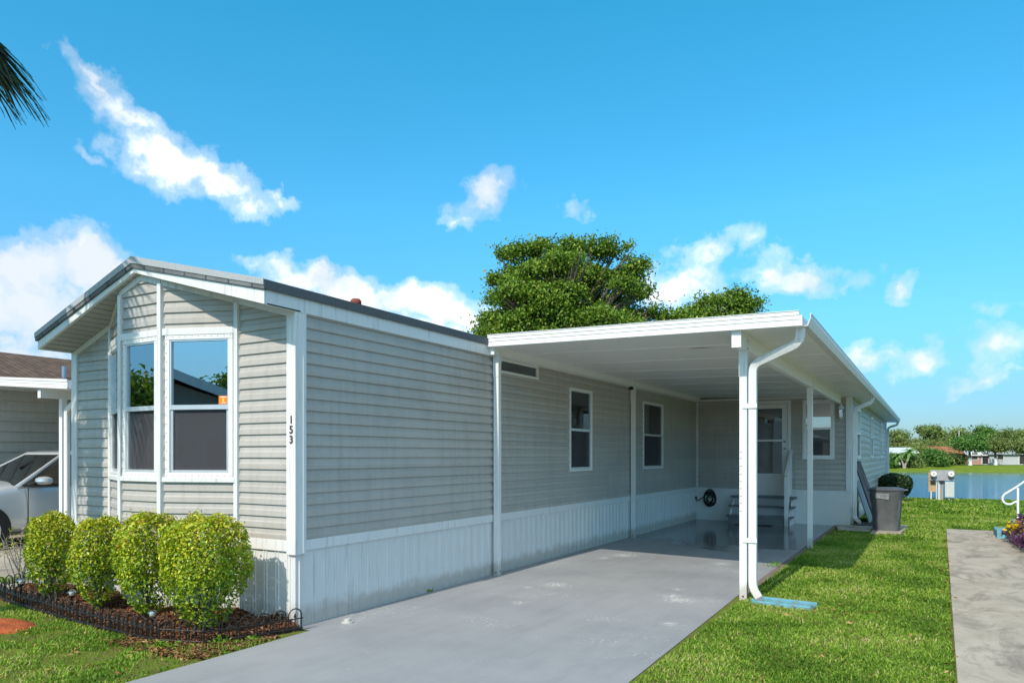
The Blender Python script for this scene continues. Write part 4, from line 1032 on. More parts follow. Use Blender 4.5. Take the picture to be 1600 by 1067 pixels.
# ------------------------------------------------------------------ electric meter pedestal
mpx = at_z(1471, 783.5); me_ = empty('meter_pedestal', (mpx[0], mpx[1], -.02), 'two round electric meters with pale grey cabinets standing on the lake bank', 'meter pedestal', rz=.10)
sc_ = 22.9/FOC
def bxp(mb, u0, u1, v0, v1, y0, y1): return mb.box((u0-1471)*sc_*1.05, (u1-1471)*sc_*1.05, y0, y1, (783.5-v1)*sc_+.02, (783.5-v0)*sc_+.02)
bxp(MB(), 1455.5, 1488.5, 732, 749, 0, .05).build('top_board', M['board_grey'], me_, bevel=.006)
bxp(MB(), 1453.5, 1464.5, 736, 767.5, .03, .06).build('plywood_board', M['plywood'], me_)
bxp(MB(), 1475.5, 1488, 751, 776, -.06, .04).build('cabinet', M['cabinet'], me_, bevel=.008)
bxp(MB(), 1466, 1469.5, 752, 783, -.03, .03).build('conduit_box', M['cabinet'], me_, bevel=.006)
bxp(MB(), 1470.5, 1473, 750, 784, -.02, .04).build('post', M['tan_wood'], me_)
bxp(bxp(MB(), 1456, 1463, 748.5, 752.5, -.07, .03), 1468, 1475, 748.8, 754, -.05, .02).build('junction_box', M['dark'], me_)
for (u0, u1, v0) in ((1456, 1458, 767), (1480, 1482.5, 776), (1463.5, 1465, 752)): bxp(MB(), u0, u1, v0, 790, 0, .04).build('conduit', M['cabinet'], me_)
for u in (1460, 1483.5):
    x = (u-1471)*sc_*1.05; z = (783.5-738.5)*sc_+.02
    mt = MB().tube([(x, 0, z-.055), (x, -.07, z-.055)], .085, 24).build('meter', M['board_grey'], me_, smooth=True)
    MB().tube([(x, -.02, z), (x, -.13, z), (x, -.15, z)], [.092, .092, .07], 24).build('dial', M['paper'], mt, smooth=True)
    MB().box(x-.028, x+.028, -.157, -.151, z+.01, z+.035).build('display', M['dark'], mt)
# ------------------------------------------------------------------ neighbour steps, rail, purple plants on the right
ns_ = empty('concrete_steps', (0, 0, 0), 'pale blue painted concrete steps at the right edge, white hand rail beside them', 'steps')
for k in range(3):
    MB().box(1.05+.28*k, 3.2, 15.88, 16.75, 0.02 if k == 0 else .165*k+.001, .165*(k+1)).build('step', M['blue_paint'], ns_, bevel=.010)
hr = empty('hand_rail', (0, 0, 0), 'white tubular hand rail with a looped end above the blue steps', 'hand rail')
yr = 16.35
P3 = lambda u, v: tuple(at_y(u, v, yr))
p_ = P3(1590.5, 762); xp_ = float(p_[0])
MB().tube([(xp_, yr, .33), (xp_, yr, float(p_[2]))], .020, 12).build('post', M['white_clean'], hr, smooth=True)
lp = [P3(1640, 736), P3(1600, 752.5), P3(1588, 761), P3(1577, 767.5), P3(1570, 771.5), P3(1566.5, 776), P3(1566.3, 780.5), P3(1569, 785), P3(1574, 787.5), P3(1580, 787.5), P3(1585, 784.5), P3(1590, 783)]
MB().tube(lp, .019, 12).build('rail', M['white_clean'], hr, smooth=True)
pq = P3(1640, 736); MB().tube([(pq[0], yr, .495), (pq[0], yr, pq[2])], .020, 12).build('post', M['white_clean'], hr, smooth=True)
rg = np.random.default_rng(77)
BED = [(1.30, 15.80), (1.36, 14.9), (1.34, 13.9), (1.50, 12.9), (1.9, 12.4), (3.2, 12.2), (3.2, 15.85)]
o = MB().prism(BED, .0, .06, 'z').build('flower_bed', M['mulch'], None, bevel=.02); tag(o, kind='structure')
pp = pts_in([(1.10, 15.70), (1.18, 14.9), (1.16, 14.1), (1.36, 13.0), (1.85, 12.4), (3.1, 12.8), (3.1, 15.7)], 5200)
hh_ = .30*(.6+.4*np.sin(pp[:, 0]*4+pp[:, 1]*3)); zz = .06+rg.random(len(pp))**.6*np.clip(hh_+.16, .16, .46)*np.clip((pp[:, 0]-1.05)/.3, .4, 1)
pu = empty('purple_plant', (1.6, 14.4, .06), 'purple leaved trailing plant spreading over the walk below the blue steps', 'plant')
Vv, Ff, nl = leaf_arrays(np.column_stack([pp[:, 0]-1.6, pp[:, 1]-14.4, zz-.06]), .12, .4, .24, .10)
np_mesh('foliage', Vv, [Ff], M['purple_leaf'], pu, rnd=np.repeat(rng.uniform(0, 1, nl), 4))
for (u, v, dpt, lab, n_) in ((1587, 836, 12.4, 'yellow flower cluster low among the purple leaves', 90), (1599, 828, 12.9, 'yellow flower cluster nearer the blue steps', 80)):
    c = at_depth(u, v, dpt); fl_ = empty('flower_cluster', (c[0], c[1], .06), lab, 'flowers', 'yellow flowers among the purple leaves')
    C_ = np.column_stack([rg.normal(0, .075, n_), rg.normal(0, .075, n_), c[2]+.09+rg.normal(0, .04, n_)])
    Vv, Ff, nl = leaf_arrays(C_, .07, .8, .8, .1); np_mesh('petals', Vv, [Ff], M['yellow_flower'], fl_, rnd=np.repeat(rng.uniform(0, 1, nl), 4))
    mb = MB()
    for q in C_[::8]: mb.tube([(q[0]*.6, q[1]*.6, 0), tuple(q)], .005, 4)
    mb.build('stems', M['grass'], fl_)

# ------------------------------------------------------------------ neighbour home, carport, car on the left
NW = -15.6
nh = empty('neighbour_home', (0, 0, 0), 'grey sided neighbouring home with a brown shingle roof at the left edge', 'house')
a, d, n, L = wall_frame((NW, 4.6), (NW, 27.0)); siding('siding_side', M['siding2'], nh, a, d, n, L, .62, 2.95, c=.20, dutch=False, lip=.034); skirting('skirting', nh, a, d, n, L, -.05, .62)
a, d, n, L = wall_frame((NW-4.2, 4.6), (NW, 4.6)); siding('siding_front', M['siding2'], nh, a, d, n, L, .62, 2.95, c=.20, dutch=False, lip=.034); skirting('skirting', nh, a, d, n, L, -.05, .62)
MB().box(NW-.07, NW+.025, 4.575, 4.6, .6, 2.95).box(NW, NW+.025, 4.6, 4.69, .6, 2.95).build('corner_trim', M['white'], nh)
MB().box(NW+.06, NW+.09, 4.3, 27.2, 2.82, 2.98).build('side_fascia', M['white'], nh)
MB().prism([(NW+.14, 2.96), (NW-2.1, 3.72), (NW-4.4, 2.96), (NW-4.4, 3.06), (NW-2.1, 3.82), (NW+.14, 3.06)], 4.2, 27.3).build('roof', M['roof_brown'], nh)
MB().prism([(NW+.02, 2.93), (NW-2.1, 3.70), (NW-4.2, 2.93)], 4.58, 4.60).build('gable_wall', M['siding2'], nh)
# the brown roof seen above the neighbour's carport
pL, pR = at_depth(-60, 545, 17.5), at_depth(150, 571, 15.0)
nc = empty('neighbour_carport', (0, 0, 0), 'white flat carport over the silver car beside the neighbouring home', 'carport')
cR = at_depth(106, 607, 11.2); cL = at_depth(0, 602, 12.25)
sl_ = (cL[2]-cR[2])/(cL[0]-cR[0]); xl_ = NW+.03; zl_ = cR[2]+(xl_-cR[0])*sl_; yf_ = float(cR[1])
CRX, CRZ = float(cR[0]), float(cR[2])
MB().add([(xl_, yf_, zl_), (CRX, yf_, CRZ), (CRX, 20, CRZ), (xl_, 20, zl_), (xl_, yf_, zl_+.13), (CRX, yf_, CRZ+.13), (CRX, 20, CRZ+.13), (xl_, 20, zl_+.13)],
         [(0, 3, 2, 1), (4, 5, 6, 7), (0, 1, 5, 4), (1, 2, 6, 5), (2, 3, 7, 6), (3, 0, 4, 7)]).build('roof', M['ceiling'], nc)
a, d, n, L = wall_frame((xl_, yf_-.001), (CRX, yf_-.001)); fa = MB()
for (k0, k1, off) in ((0, .03, .016), (.03, .066, .006), (.066, .072, .013), (.072, .110, .006), (.110, .15, .016)):
    fa.obox(a, d, n, -.002, L+.002, 0, off, zl_-.005+k0, zl_-.005+k1, CRZ-.005+k0, CRZ-.005+k1)
fa.build('front_fascia', M['white_clean'], nc)
MB().box(CRX+.003, CRX+.10, yf_+.08, 20, CRZ+.005, CRZ+.125).build('gutter', M['white'], nc)
px_ = CRX-.93
MB().box(px_-.04, px_+.04, yf_+.06, 19.8, CRZ-.10, CRZ+.04).build('beam', M['ceiling'], nc)
MB().box(px_-.045, px_+.045, yf_+.045, yf_+.06, CRZ-.105, CRZ+.03).build('beam_cap', M['white_clean'], nc)
for y in (yf_+.42, yf_+5.2, yf_+10): MB().box(px_-.045, px_+.045, y-.045, y+.045, -.01, CRZ-.10).build('post', M['white_clean'], nc, bevel=.005)
spout([(CRX+.03, yf_+.2, CRZ+.01), (CRX, yf_+.22, CRZ-.10), (px_+.12, yf_+.42, CRZ-.28), (px_+.12, yf_+.42, .12), (px_+.25, yf_+.3, .05)], parent=nc)
vp = at_depth(100, 582, 15.2)
vt = MB().tube([(vp[0], vp[1], vp[2]-.40), (vp[0], vp[1], vp[2]+.13)], .045, 12).build('roof_pipe', M['galv'], nh, smooth=True)

def car_mat():
    m, nt, out = new_mat('silver_car_paint'); b = bsdf(nt, out, (.58, .60, .62), .30, .40, .5)
    b.inputs['Coat Weight'].default_value = .8; b.inputs['Coat Roughness'].default_value = .06; return m
M['car'] = car_mat()
ca = empty('parked_car', (-13.95, 5.02, 0), 'silver compact car parked nose forward under the neighbouring carport', 'car')
ys = [0, .06, .2, .5, .9, 1.25, 1.6, 2.4, 3.3, 4.0, 4.3, 4.42]
ww = [.62, .74, .82, .875, .895, .90, .905, .905, .90, .87, .80, .70]
zt = [.66, .74, .84, .95, 1.03, 1.08, 1.06, 1.07, 1.09, 1.08, 1.02, .90]
vs = []; fs = []; hp_ = []
for y, w, z in zip(ys, ww, zt):
    half = [(0, .24), (w*.86, .24), (w*.97, .32), (w*1.0, .52), (w*.985, .74), (w*.955, z-.07), (w*.90, z-.015), (w*.74, z+.018), (w*.4, z+.045), (0, z+.055)]
    ring = [(x, y, zz_) for x, zz_ in half]+[(-x, y, zz_) for x, zz_ in half[-2:0:-1]]
    vs += ring
m = len(ring)
for i in range(len(ys)-1):
    for j in range(m): k = (j+1) % m; fs.append((i*m+j, i*m+k, (i+1)*m+k, (i+1)*m+j))
fs += [tuple(range(m)), tuple((len(ys)-1)*m+j for j in range(m))]
ob = MB().add(vs, fs).build('body', M['car'], ca, smooth=True)
ob.data.shade_smooth(); ss = ob.modifiers.new('smooth', 'SUBSURF'); ss.levels = 2; ss.render_levels = 2
# greenhouse
bp = [(-.80, 1.12, 1.06), (.80, 1.12, 1.06), (.86, 1.36, 1.05), (.87, 4.15, 1.06), (.72, 4.36, 1.05), (-.72, 4.36, 1.05), (-.87, 4.15, 1.06), (-.86, 1.36, 1.05)]
tp_ = [(-.56, 1.98, 1.575), (.56, 1.98, 1.575), (.64, 2.10, 1.575), (.63, 3.75, 1.57), (.5, 3.92, 1.56), (-.5, 3.92, 1.56), (-.63, 3.75, 1.57), (-.64, 2.10, 1.575)]
gv = bp+tp_
MB().add(gv, [(i, (i+1) % 8, 8+(i+1) % 8, 8+i) for i in range(8)]).build('window_glass', M['car_glass'], ca)
MB().add([(x*.86, 1.25+(y-1.25)*.97, .95) for x, y, z in bp]+[(x*.9, y*.985+.04, z-.02) for x, y, z in tp_], [(i, (i+1) % 8, 8+(i+1) % 8, 8+i) for i in (2, 3, 4, 5, 6)]).build('cabin_lining', M['dark'], ca)
MB().box(-.78, .78, 1.15, 1.75, 1.0, 1.045).build('dashboard', M['dark'], ca)
for x in (-.38, .38): MB().box(x-.24, x+.24, 2.45, 2.62, .7, 1.34).box(x-.13, x+.13, 2.5, 2.6, 1.35, 1.5).build('seat', M['carpet'], ca, bevel=.04)
rf_ = []; 
for sc2, dz in ((1.03, -.015), (1.0, .03), (.8, .062), (.4, .075)):
    cx, cy = 0, 2.95; rf_.append([(cx+(x-cx)*sc2, cy+(y-cy)*(sc2 if sc2 > 1 else (.92+.08*sc2) if sc2 > .9 else sc2*1.02), z+dz) for x, y, z in tp_])
vs = sum(rf_, []); fs = [(8*k+i, 8*k+(i+1) % 8, 8*k+8+(i+1) % 8, 8*k+8+i) for k in range(3) for i in range(8)]+[tuple(24+i for i in range(8))]
MB().add(vs, fs).build('roof_panel', M['car'], ca, smooth=True)
for s in (1, -1):
    fm = lambda p, q: [(p[0]*s, p[1], p[2]), (q[0]*s, q[1], q[2])]
    A0, A1 = (.845, 1.26, 1.05), (.605, 2.03, 1.585)
    mid_ = ((A0[0]+A1[0])/2+.02, (A0[1]+A1[1])/2-.01, (A0[2]+A1[2])/2+.025)
    MB().tube([(A0[0]*s, A0[1]-.12, A0[2]-.04), (mid_[0]*s, mid_[1], mid_[2]), (A1[0]*s, A1[1], A1[2])], [.04, .030, .030], 8).tube([(A1[0]*s, A1[1], A1[2]), (.64*s, 2.9, 1.585), (.63*s, 3.75, 1.565), (.80*s, 4.25, 1.10)], [.03, .03, .04, .07], 8).build('pillar', M['car'], ca, smooth=True)
    MB().tube([(.885*s, 2.42, 1.04), (.655*s, 2.5, 1.58)], .034, 4).tube([(.875*s, 1.24, 1.045), (.875*s, 4.1, 1.06)], .018, 6).build('window_trim', M['black'], ca)
    MB().tube([(.86*s, 1.50, 1.05), (.93*s, 1.51, 1.09)], .03, 8).build('mirror_stalk', M['black'], ca)
    mi = MB(); mi.lathe([(.0, -.065), (.07, -.055), (.105, -.01), (.10, .04), (.06, .07), (0, .08)], (0, 0, 0), 16, 1.35, 1.25).build('mirror', M['car'], ca, smooth=True).location = (.985*s, 1.51, 1.115)
    for y in (1.30, 2.42, 3.35): MB().box(.898*s-.004, .898*s+.011, y-.004, y+.004, .36, 1.0).build('door_gap', M['black'], ca)
    MB().tube([(.915*s, 2.05, .93), (.93*s, 2.08, .93), (.93*s, 2.22, .93), (.915*s, 2.25, .93)], .014, 6).build('door_handle', M['car'], ca, smooth=True)
    for y in (.66, 3.40):
        MB().tube([(.60*s, y, .36), (.908*s, y, .36)], .385, 32).build('wheel_arch', M['black'], ca)
        wh = MB().tube([(.66*s, y, .325), (.68*s, y, .325), (.90*s, y, .325), (.915*s, y, .325)], [.31, .325, .325, .305], 32).build('wheel', M['rubber'], ca, smooth=True)
        ri = MB().tube([(.90*s, y, .325), (.917*s, y, .325)], .215, 32)
        ri.build('rim', M['dark'], wh)
        sp_ = MB()
        for k in range(7):
            t = k*2*PI/7; c_, s_ = math.cos(t), math.sin(t)
            sp_.tube([(.922*s, y+.03*c_, .325+.03*s_), (.925*s, y+.20*c_, .325+.20*s_)], [.035, .022], 6)
        sp_.tube([(.915*s, y, .325), (.935*s, y, .325)], .05, 14)
        sp_.tube([(.922*s, y+.212*math.cos(t), .325+.212*math.sin(t)) for t in np.linspace(0, 2*PI, 33)], .014, 6, cap=False)
        sp_.build('spokes', M['alu'], wh, smooth=True)
for s in (-1, 1):
    MB().lathe([(.0, -.07), (.12, -.05), (.14, 0), (.11, .06), (0, .09)], (0, 0, 0), 14, 1.1, .5).build('headlight', M['alu'], ca, smooth=True).location = (.60*s, .10, .72)
MB().box(-.5, .5, -.02, .10, .36, .52).build('grille', M['black'], ca, bevel=.02)
MB().tube([(.1, 1.55, 1.33), (.1, 1.75, 1.42)], .03, 8).build('rear_mirror', M['black'], ca)

# ------------------------------------------------------------------ far shore
def far_house(name, label, u, w, dpt, vtop, roofmat, wallc, roofh, doors=(), col2=None):
    c = at_depth(u, 727, dpt); z0 = float(ground_z(c[0], c[1]))-.15
    t = empty(name, (c[0], c[1], z0), label, 'house', None, .35)
    wm = w*dpt/FOC; h = float(at_depth(u, vtop, dpt)[2])-z0; D_ = 6.0; wh = h-roofh
    MB().box(-wm/2, wm/2, 0, D_, 0, wh).build('wall', plain(name+'_wall', wallc, .7, .08, 2), t)
    r = MB().prism([(-.35, wh-.05), (D_/2, h), (D_+.35, wh-.05), (D_+.35, wh+.08), (D_/2, h+.13), (-.35, wh+.08)], -wm/2-.3, wm/2+.3, 'x').build('roof', roofmat, t)
    nw = max(2, int(wm/2.6))
    for k in range(nw):
        x = -wm/2+wm*(k+.5)/nw
        isd = k == nw//2
        f_ = MB().box(x-.5, x+.5, -.06, -.005, .1 if isd else .85, 2.0).build('door' if isd else 'window', M['white_clean'], t)
        MB().box(x-.40, x+.40, -.075, -.062, .25 if isd else .95, 1.9).build('pane', M['bronze'], f_)
    MB().box(-wm/2, wm/2, -.9, -.02, -.1, .12).build('porch_floor', M['walk'], t)
    return t
rtile = plain('orange_tile', (.36, .13, .06), .8, .25, 3, stretch=(1, 6, 1))
rwht = plain('white_roof', (.62, .64, .66), .5, .08, 2); rgry = plain('far_grey_roof', (.34, .36, .39), .7, .1, 2)
far_house('white_house', 'white low house with a pale roof across the lake, left of the others', 1398, 62, 106, 700, rwht, (.62, .61, .60), .7)
far_house('tiled_house', 'house with an orange tiled roof across the lake', 1470, 60, 110, 698, rtile, (.42, .36, .30), 1.0)
far_house('pink_house', 'white and red walled house across the lake behind the round green tree', 1531, 30, 108, 703, rwht, (.46, .27, .22), .8)
far_house('grey_house', 'pale grey house across the lake at the right edge', 1580, 62, 107, 699, rgry, (.50, .52, .56), 1.0)
far_house('cream_house', 'pale house across the lake hidden among trees past the right edge', 1660, 60, 109, 703, rwht, (.6, .58, .54), .8)
def far_tree(u, vtop, dpt, wid, mat, seed, label, grp='trees across the lake', name='far_tree', base=727, white=False, dens=1.0, squash=1.0, leaf=.30, trunkfrac=.35):
    c = at_depth(u, base, dpt); z0 = float(ground_z(c[0], c[1])); og_ = np.array([c[0], c[1], z0])
    s_ = dpt/FOC; H_ = float(at_depth(u, vtop, dpt)[2])-z0; W_ = wid*s_/2
    rg = np.random.default_rng(seed); lumps = []
    n_ = 7
    for k in range(n_):
        t = k*2.4+seed; rr = W_*.5*rg.uniform(.5, 1.15)
        lumps.append((rr*math.cos(t), rr*math.sin(t), H_*rg.uniform(trunkfrac+.22, .84), W_*rg.uniform(.35, .55), W_*rg.uniform(.35, .55), H_*rg.uniform(.14, .24)*squash))
    lumps.append((0, 0, H_*.82, W_*.5, W_*.5, H_*.17)); lumps.append((0, 0, H_*(trunkfrac+.28), W_*.8, W_*.8, H_*.17))
    make_tree(name, tuple(og_), label, 'tree', lumps, int(95*dens), 62, .42, leaf, mat, (H_*.5, .16+.012*H_, rg.normal()*.3, 0), seed, grp, .6, True, 'bark', white)
TREES = [
 (1392, 674, 128, 60, 'far_leaf', 'dark leafy tree at the far left end of the tree line across the lake'),
 (1425, 688, 124, 50, 'far_olive', 'olive green tree between the white house and the tallest crown'),
 (1458, 665, 130, 56, 'far_leaf', 'tallest domed tree left of the utility pole across the lake'),
 (1447, 690, 118, 55, 'far_olive', 'spreading brownish tree in front of the tallest domed one'),
 (1484, 691, 120, 42, 'far_olive', 'spreading tree above the orange tiled roof'),
 (1500, 672, 132, 46, 'far_olive', 'grey green tree directly behind the utility pole'),
 (1533, 666, 126, 44, 'far_green', 'dark green tree behind the round bright one'),
 (1556, 670, 130, 56, 'far_leaf', 'broad tree right of the dark green one in the tree line'),
 (1592, 673, 128, 62, 'far_olive', 'broad olive tree at the right edge of the tree line'),
 (1636, 668, 128, 70, 'far_leaf', 'tree line crown just past the right edge'),
 (1516, 681, 101, 46, 'far_green', 'round bright green tree with a white painted trunk by the water'),
 (1556, 685, 103, 38, 'far_olive', 'open yellowish tree with a white painted trunk by the water'),
 (1602, 690, 101, 30, 'far_olive', 'low drooping tree in front of the grey house'),
 (1430, 700, 108, 34, 'far_olive', 'small yellowish tree right of the forked palm'),
 (1360, 672, 128, 60, 'far_leaf', 'leafy tree behind the far corner of the home'),
]
for i, (u, vt_, dp, wd, mt, lab) in enumerate(TREES):
    far_tree(u, vt_, dp, wd, mt, 100+i, lab, white=('painted' in lab), dens=1.25, trunkfrac=.20 if dp > 115 else .36)
far_tree(1462, 705, 101, 30, 'far_green', 140, 'bright green rounded bush in front of the orange tiled roof', 'bushes across the lake', 'far_bush', trunkfrac=.0, leaf=.3)
far_tree(1389, 713, 101, 16, 'far_green', 141, 'small leafy bush in front of the white house', 'bushes across the lake', 'far_bush', trunkfrac=.0, dens=.6, leaf=.3)
far_tree(1424, 714, 101, 22, 'far_leaf', 142, 'dark low bush beside the forked palm', 'bushes across the lake', 'far_bush', trunkfrac=-.05, dens=.6, leaf=.3)
far_tree(1490, 715, 103, 28, 'far_leaf', 143, 'dark reddish low bush left of the round bright tree', 'bushes across the lake', 'far_bush', trunkfrac=-.05, dens=.6, leaf=.3)
# distant mass of wood behind everything
rg = np.random.default_rng(55); C_ = []
for k in range(900):
    x = rg.uniform(-60, 150); y = 146+rg.uniform(0, 14)+.02*x; top = 4.9+.9*math.sin(x*.21)+.8*math.sin(x*.53)
    z = rg.uniform(0, 1)**.7*top; C_.append(np.array([x, y, z])+rg.normal(size=(26, 3))*np.array([1.0, .8, .5]))
Vv, Ff, nl = leaf_arrays(np.concatenate(C_), .6, .4, .6, .1, rg=rg)
o = np_mesh('woods', Vv, [Ff], M['far_leaf'], rnd=np.repeat(np.clip(rg.normal(.45, .2, nl), 0, 1), 4)); tag(o, 'distant wood behind the far shore', 'woods', kind='stuff')
# forked palm, utility pole
c = at_depth(1413, 728, 100); z0 = float(ground_z(c[0], c[1])); fp = empty('forked_palm', (c[0], c[1], z0), 'small forked palm with two leaning pale trunks before the white house', 'palm tree')
tb = MB(); pf = ([], [], []); rg = np.random.default_rng(4)
for s in (-1, 1):
    top = Vector((s*.75-.1, 0, 2.05+.3*s)); tb.tube([(0, 0, -.2), (s*.12, 0, .5), (s*.45, 0, 1.3), tuple(top)], [.2, .15, .12, .10], 8)
    for i in range(16):
        a_ = i*2.4; el = math.radians(60-80*i/15); dr_ = Vector((math.cos(a_)*math.cos(el), math.sin(a_)*math.cos(el), math.sin(el)))
        sd = dr_.cross(Vector((0, 0, 1))).normalized(); b = len(pf[0])
        for k_ in range(7):
            t = k_/6; p = top+dr_*1.5*t+Vector((0, 0, -.9*t*t)); w = .17*math.sin(PI*min(1, t*.9+.1))+.01
            pf[0].extend([tuple(p+sd*w+Vector((0, 0, -w*.5))), tuple(p), tuple(p-sd*w+Vector((0, 0, -w*.5)))]); pf[2].extend([rg.uniform(.3, .9)]*3)
        for k_ in range(6):
            pf[1].append((b+3*k_, b+3*k_+1, b+3*k_+4, b+3*k_+3)); pf[1].append((b+3*k_+1, b+3*k_+2, b+3*k_+5, b+3*k_+4))
tb.build('trunk', M['twig'], fp, smooth=True); np_mesh('crown', np.array(pf[0]), [np.array(pf[1])], M['far_green'], fp, rnd=np.array(pf[2]))
c = at_depth(1498.5, 727, 112); z0 = float(ground_z(c[0], c[1])); zt_ = float(at_depth(1498.5, 672, 112)[2])
up_ = empty('utility_pole', (c[0], c[1], z0), 'thin grey utility pole rising above the trees across the lake', 'utility pole')
MB().tube([(0, 0, -.2), (0, 0, zt_-z0)], [.10, .06], 8).build('pole', M['cabinet'], up_)
MB().lathe([(.2, 0), (.22, .1), (.22, .55), (.1, .65)], (.12, -.2, (zt_-z0)*.55), 12).build('transformer', M['cabinet'], up_)

# ------------------------------------------------------------------ across the street (seen mirrored in the bay windows)
oh = empty('opposite_home', (-11.0, -14.5, 0), 'grey home with a white gable fascia across the road, mirrored in the bay window', 'house')
MB().box(-3.4, 3.4, -14, 0, 0, 2.75).build('wall', plain('opposite_wall', (.30, .30, .29), .6), oh)
MB().prism([(-3.4, 2.75), (0, 4.0), (3.4, 2.75)], -.12, -.02).build('gable_wall', plain('opposite_gable', (.27, .27, .27), .6), oh)
MB().prism([(-4.0, 2.5), (0, 4.15), (4.0, 2.5), (4.0, 2.80), (0, 4.48), (-4.0, 2.80)], -14.3, .7).build('roof', plain('opposite_roof', (.82, .82, .82), .6), oh)
for x in (-2.2, 1.6):
    f_ = MB().box(x-.7, x+.7, .001, .04, .9, 2.2).build('window', M['white_clean'], oh); MB().box(x-.6, x+.6, .041, .045, 1.0, 2.1).build('pane', M['bronze'], f_)
MB().box(3.3, 3.42, .4, .52, 0, 2.55).build('porch_post', M['white_clean'], oh)
for (x, y, h, w, sd, lab) in ((-12.3, -36, 7.1, 3.9, 61, 'leafy tree behind the home across the road, mirrored in the wide bay window'), (-30.5, -10.8, 5.2, 9, 62, 'leafy tree left of the home across the road, mirrored in the middle bay window'), (-3, -40, 6.5, 8, 63, 'leafy tree down the road, mirrored in the bay window')):
    rg = np.random.default_rng(sd); lm = [(w*.28*math.cos(k*2.1), w*.28*math.sin(k*2.1), h*rg.uniform(.55, .8), w*.26, w*.26, h*.17) for k in range(6)]+[(0, 0, h*.8, w*.25, w*.25, h*.17)]
    make_tree('street_tree', (x, y, 0), lab, 'tree', lm, 170, 36, .4, .34, 'oak_leaf', (h*.5, .25, .1, 0), sd, 'trees across the road')

# ------------------------------------------------------------------ grass blades, fallen leaves
def excluded(x, y):
    e = (x > DX0-.02) & (x < DX1+.085) & (y < Y2+.1)
    e |= (x > .155+.0105*(y-5.7)-.015) & (y < 17.44)
    e |= (x > XL-.05) & (x < XE+.03) & (y > Y0) & ~((x > XW) & (y < Y2))
    e |= in_poly(x, y, bedpoly)
    e |= (x > -15.2) & (x < -9.97) & (y < 16)
    e |= (x > -1.78) & (x < -.45) & (y > 15.95) & (y < 17.55) & (x < -1.05)
    e |= (x > -1.04) & (x < -.46) & (y > 15.7) & (y < 17.6)
    e |= (x > -9.5) & (x < -8.7) & (y > 4.12) & (y < 4.8)
    cx, cy = (A+Bv)/2; ex_ = (x-cx)*dd[0]+(y-cy)*dd[1]; ey_ = (x-cx)*nn[0]+(y-cy)*nn[1]
    e |= (np.abs(ex_) < LL/2+.01) & (np.abs(ey_) < .15)
    e |= ((x-(P0[0]-.12))**2+((y-P0[1])/.62)**2 < .34**2)
    e |= (x > 1.05) & (y > 12.2) & (y < 16.75)
    return e
def vis(x, y):
    dp = x*FW[0]+y*FW[1]; rr = x*RT[0]+y*RT[1]; u = 800+FOC*rr/np.maximum(dp, .1)
    return (dp > 3.5) & (u > -160) & (u < 1760)
AF = []; Vg = []; Fg = []; Rg = []; nv = 0
def add_grass(x0, x1, y0, y1, dens, hgt, wid, seed, fn=None, thin=0.0):
    global nv
    rg = np.random.default_rng(seed); n_ = int((x1-x0)*(y1-y0)*dens)
    # tufted: half uniform, half in little clusters
    k = n_//2; p1 = rg.uniform((x0, y0), (x1, y1), (k, 2)); nc_ = max(1, k//9); cc = rg.uniform((x0, y0), (x1, y1), (nc_, 2))
    p2 = cc[rg.integers(0, nc_, n_-k)]+rg.normal(0, .018+.25*wid, (n_-k, 2)); p = np.concatenate([p1, p2])
    ok = ~excluded(p[:, 0], p[:, 1]) & vis(p[:, 0], p[:, 1])
    if thin:
        patch = np.sin(p[:, 0]*5.3+1.2*np.sin(p[:, 1]*3.1))*np.sin(p[:, 1]*4.7+1.7*np.sin(p[:, 0]*2.3))+.4*np.sin(p[:, 0]*13+p[:, 1]*9)
        ok &= rg.random(len(p)) > thin*np.clip(patch*.8+.45, 0, 1)
    p = p[ok]; m = len(p); z0 = ground_z(p[:, 0], p[:, 1])
    a_ = rg.uniform(0, 2*PI, m); h_ = hgt*rg.uniform(.5, 1.35, m); w_ = wid*rg.uniform(.6, 1.3, m); ln = rg.uniform(.3, 1.25, m)*h_
    dxy = np.column_stack([np.cos(a_), np.sin(a_)]); b_ = a_+PI/2+rg.normal(0, .5, m); sxy = np.column_stack([np.cos(b_), np.sin(b_)])
    def P(f, hz, ww_): c_ = np.column_stack([p+dxy*(ln*f)[:, None], z0-.004+h_*hz]); s_ = np.column_stack([sxy*(w_*ww_/2)[:, None], np.zeros(m)]); return c_-s_, c_+s_
    l0, r0 = P(np.zeros(m), 0, 1); l1, r1 = P(np.full(m, .35), .66, .9); t0, _ = P(np.ones(m), .92, 0)
    Vv = np.stack([l0, r0, l1, r1, t0], 1).reshape(-1, 3); i = np.arange(m)*5+nv
    Fg.append((np.stack([i, i+1, i+3, i+2], 1), np.stack([i+2, i+3, i+4], 1))); Vg.append(Vv); nv += len(Vv)
    big = .5+.5*np.sin(p[:, 0]*1.7+.6*np.sin(p[:, 1]*1.1))*np.sin(p[:, 1]*1.3+1)
    pz = np.sin(p[:, 0]*3.1+1.3*np.sin(p[:, 1]*2.3+.5))*np.sin(p[:, 1]*2.7+1.1*np.sin(p[:, 0]*1.9))+.5*np.sin(p[:, 0]*8.3+2*np.sin(p[:, 1]*5.1))*np.sin(p[:, 1]*7.1)
    r_ = np.clip(rg.normal(.34, .17, m)+.18*(big-.4)+.23*pz+np.where(rg.random(m) < .13+.09*pz, .5, 0), 0, 1); Rg.append(np.repeat(r_, 5))
add_grass(-1.9, .35, 3.4, 8.5, 9500, .028, .0075, 1, thin=.6)
add_grass(-1.9, .6, 8.5, 15, 5200, .033, .0095, 2, thin=.35)
add_grass(-1.6, 4.0, 15, 22, 2000, .05, .015, 3)
add_grass(-1.6, 7.0, 22, 31, 700, .085, .03, 4)
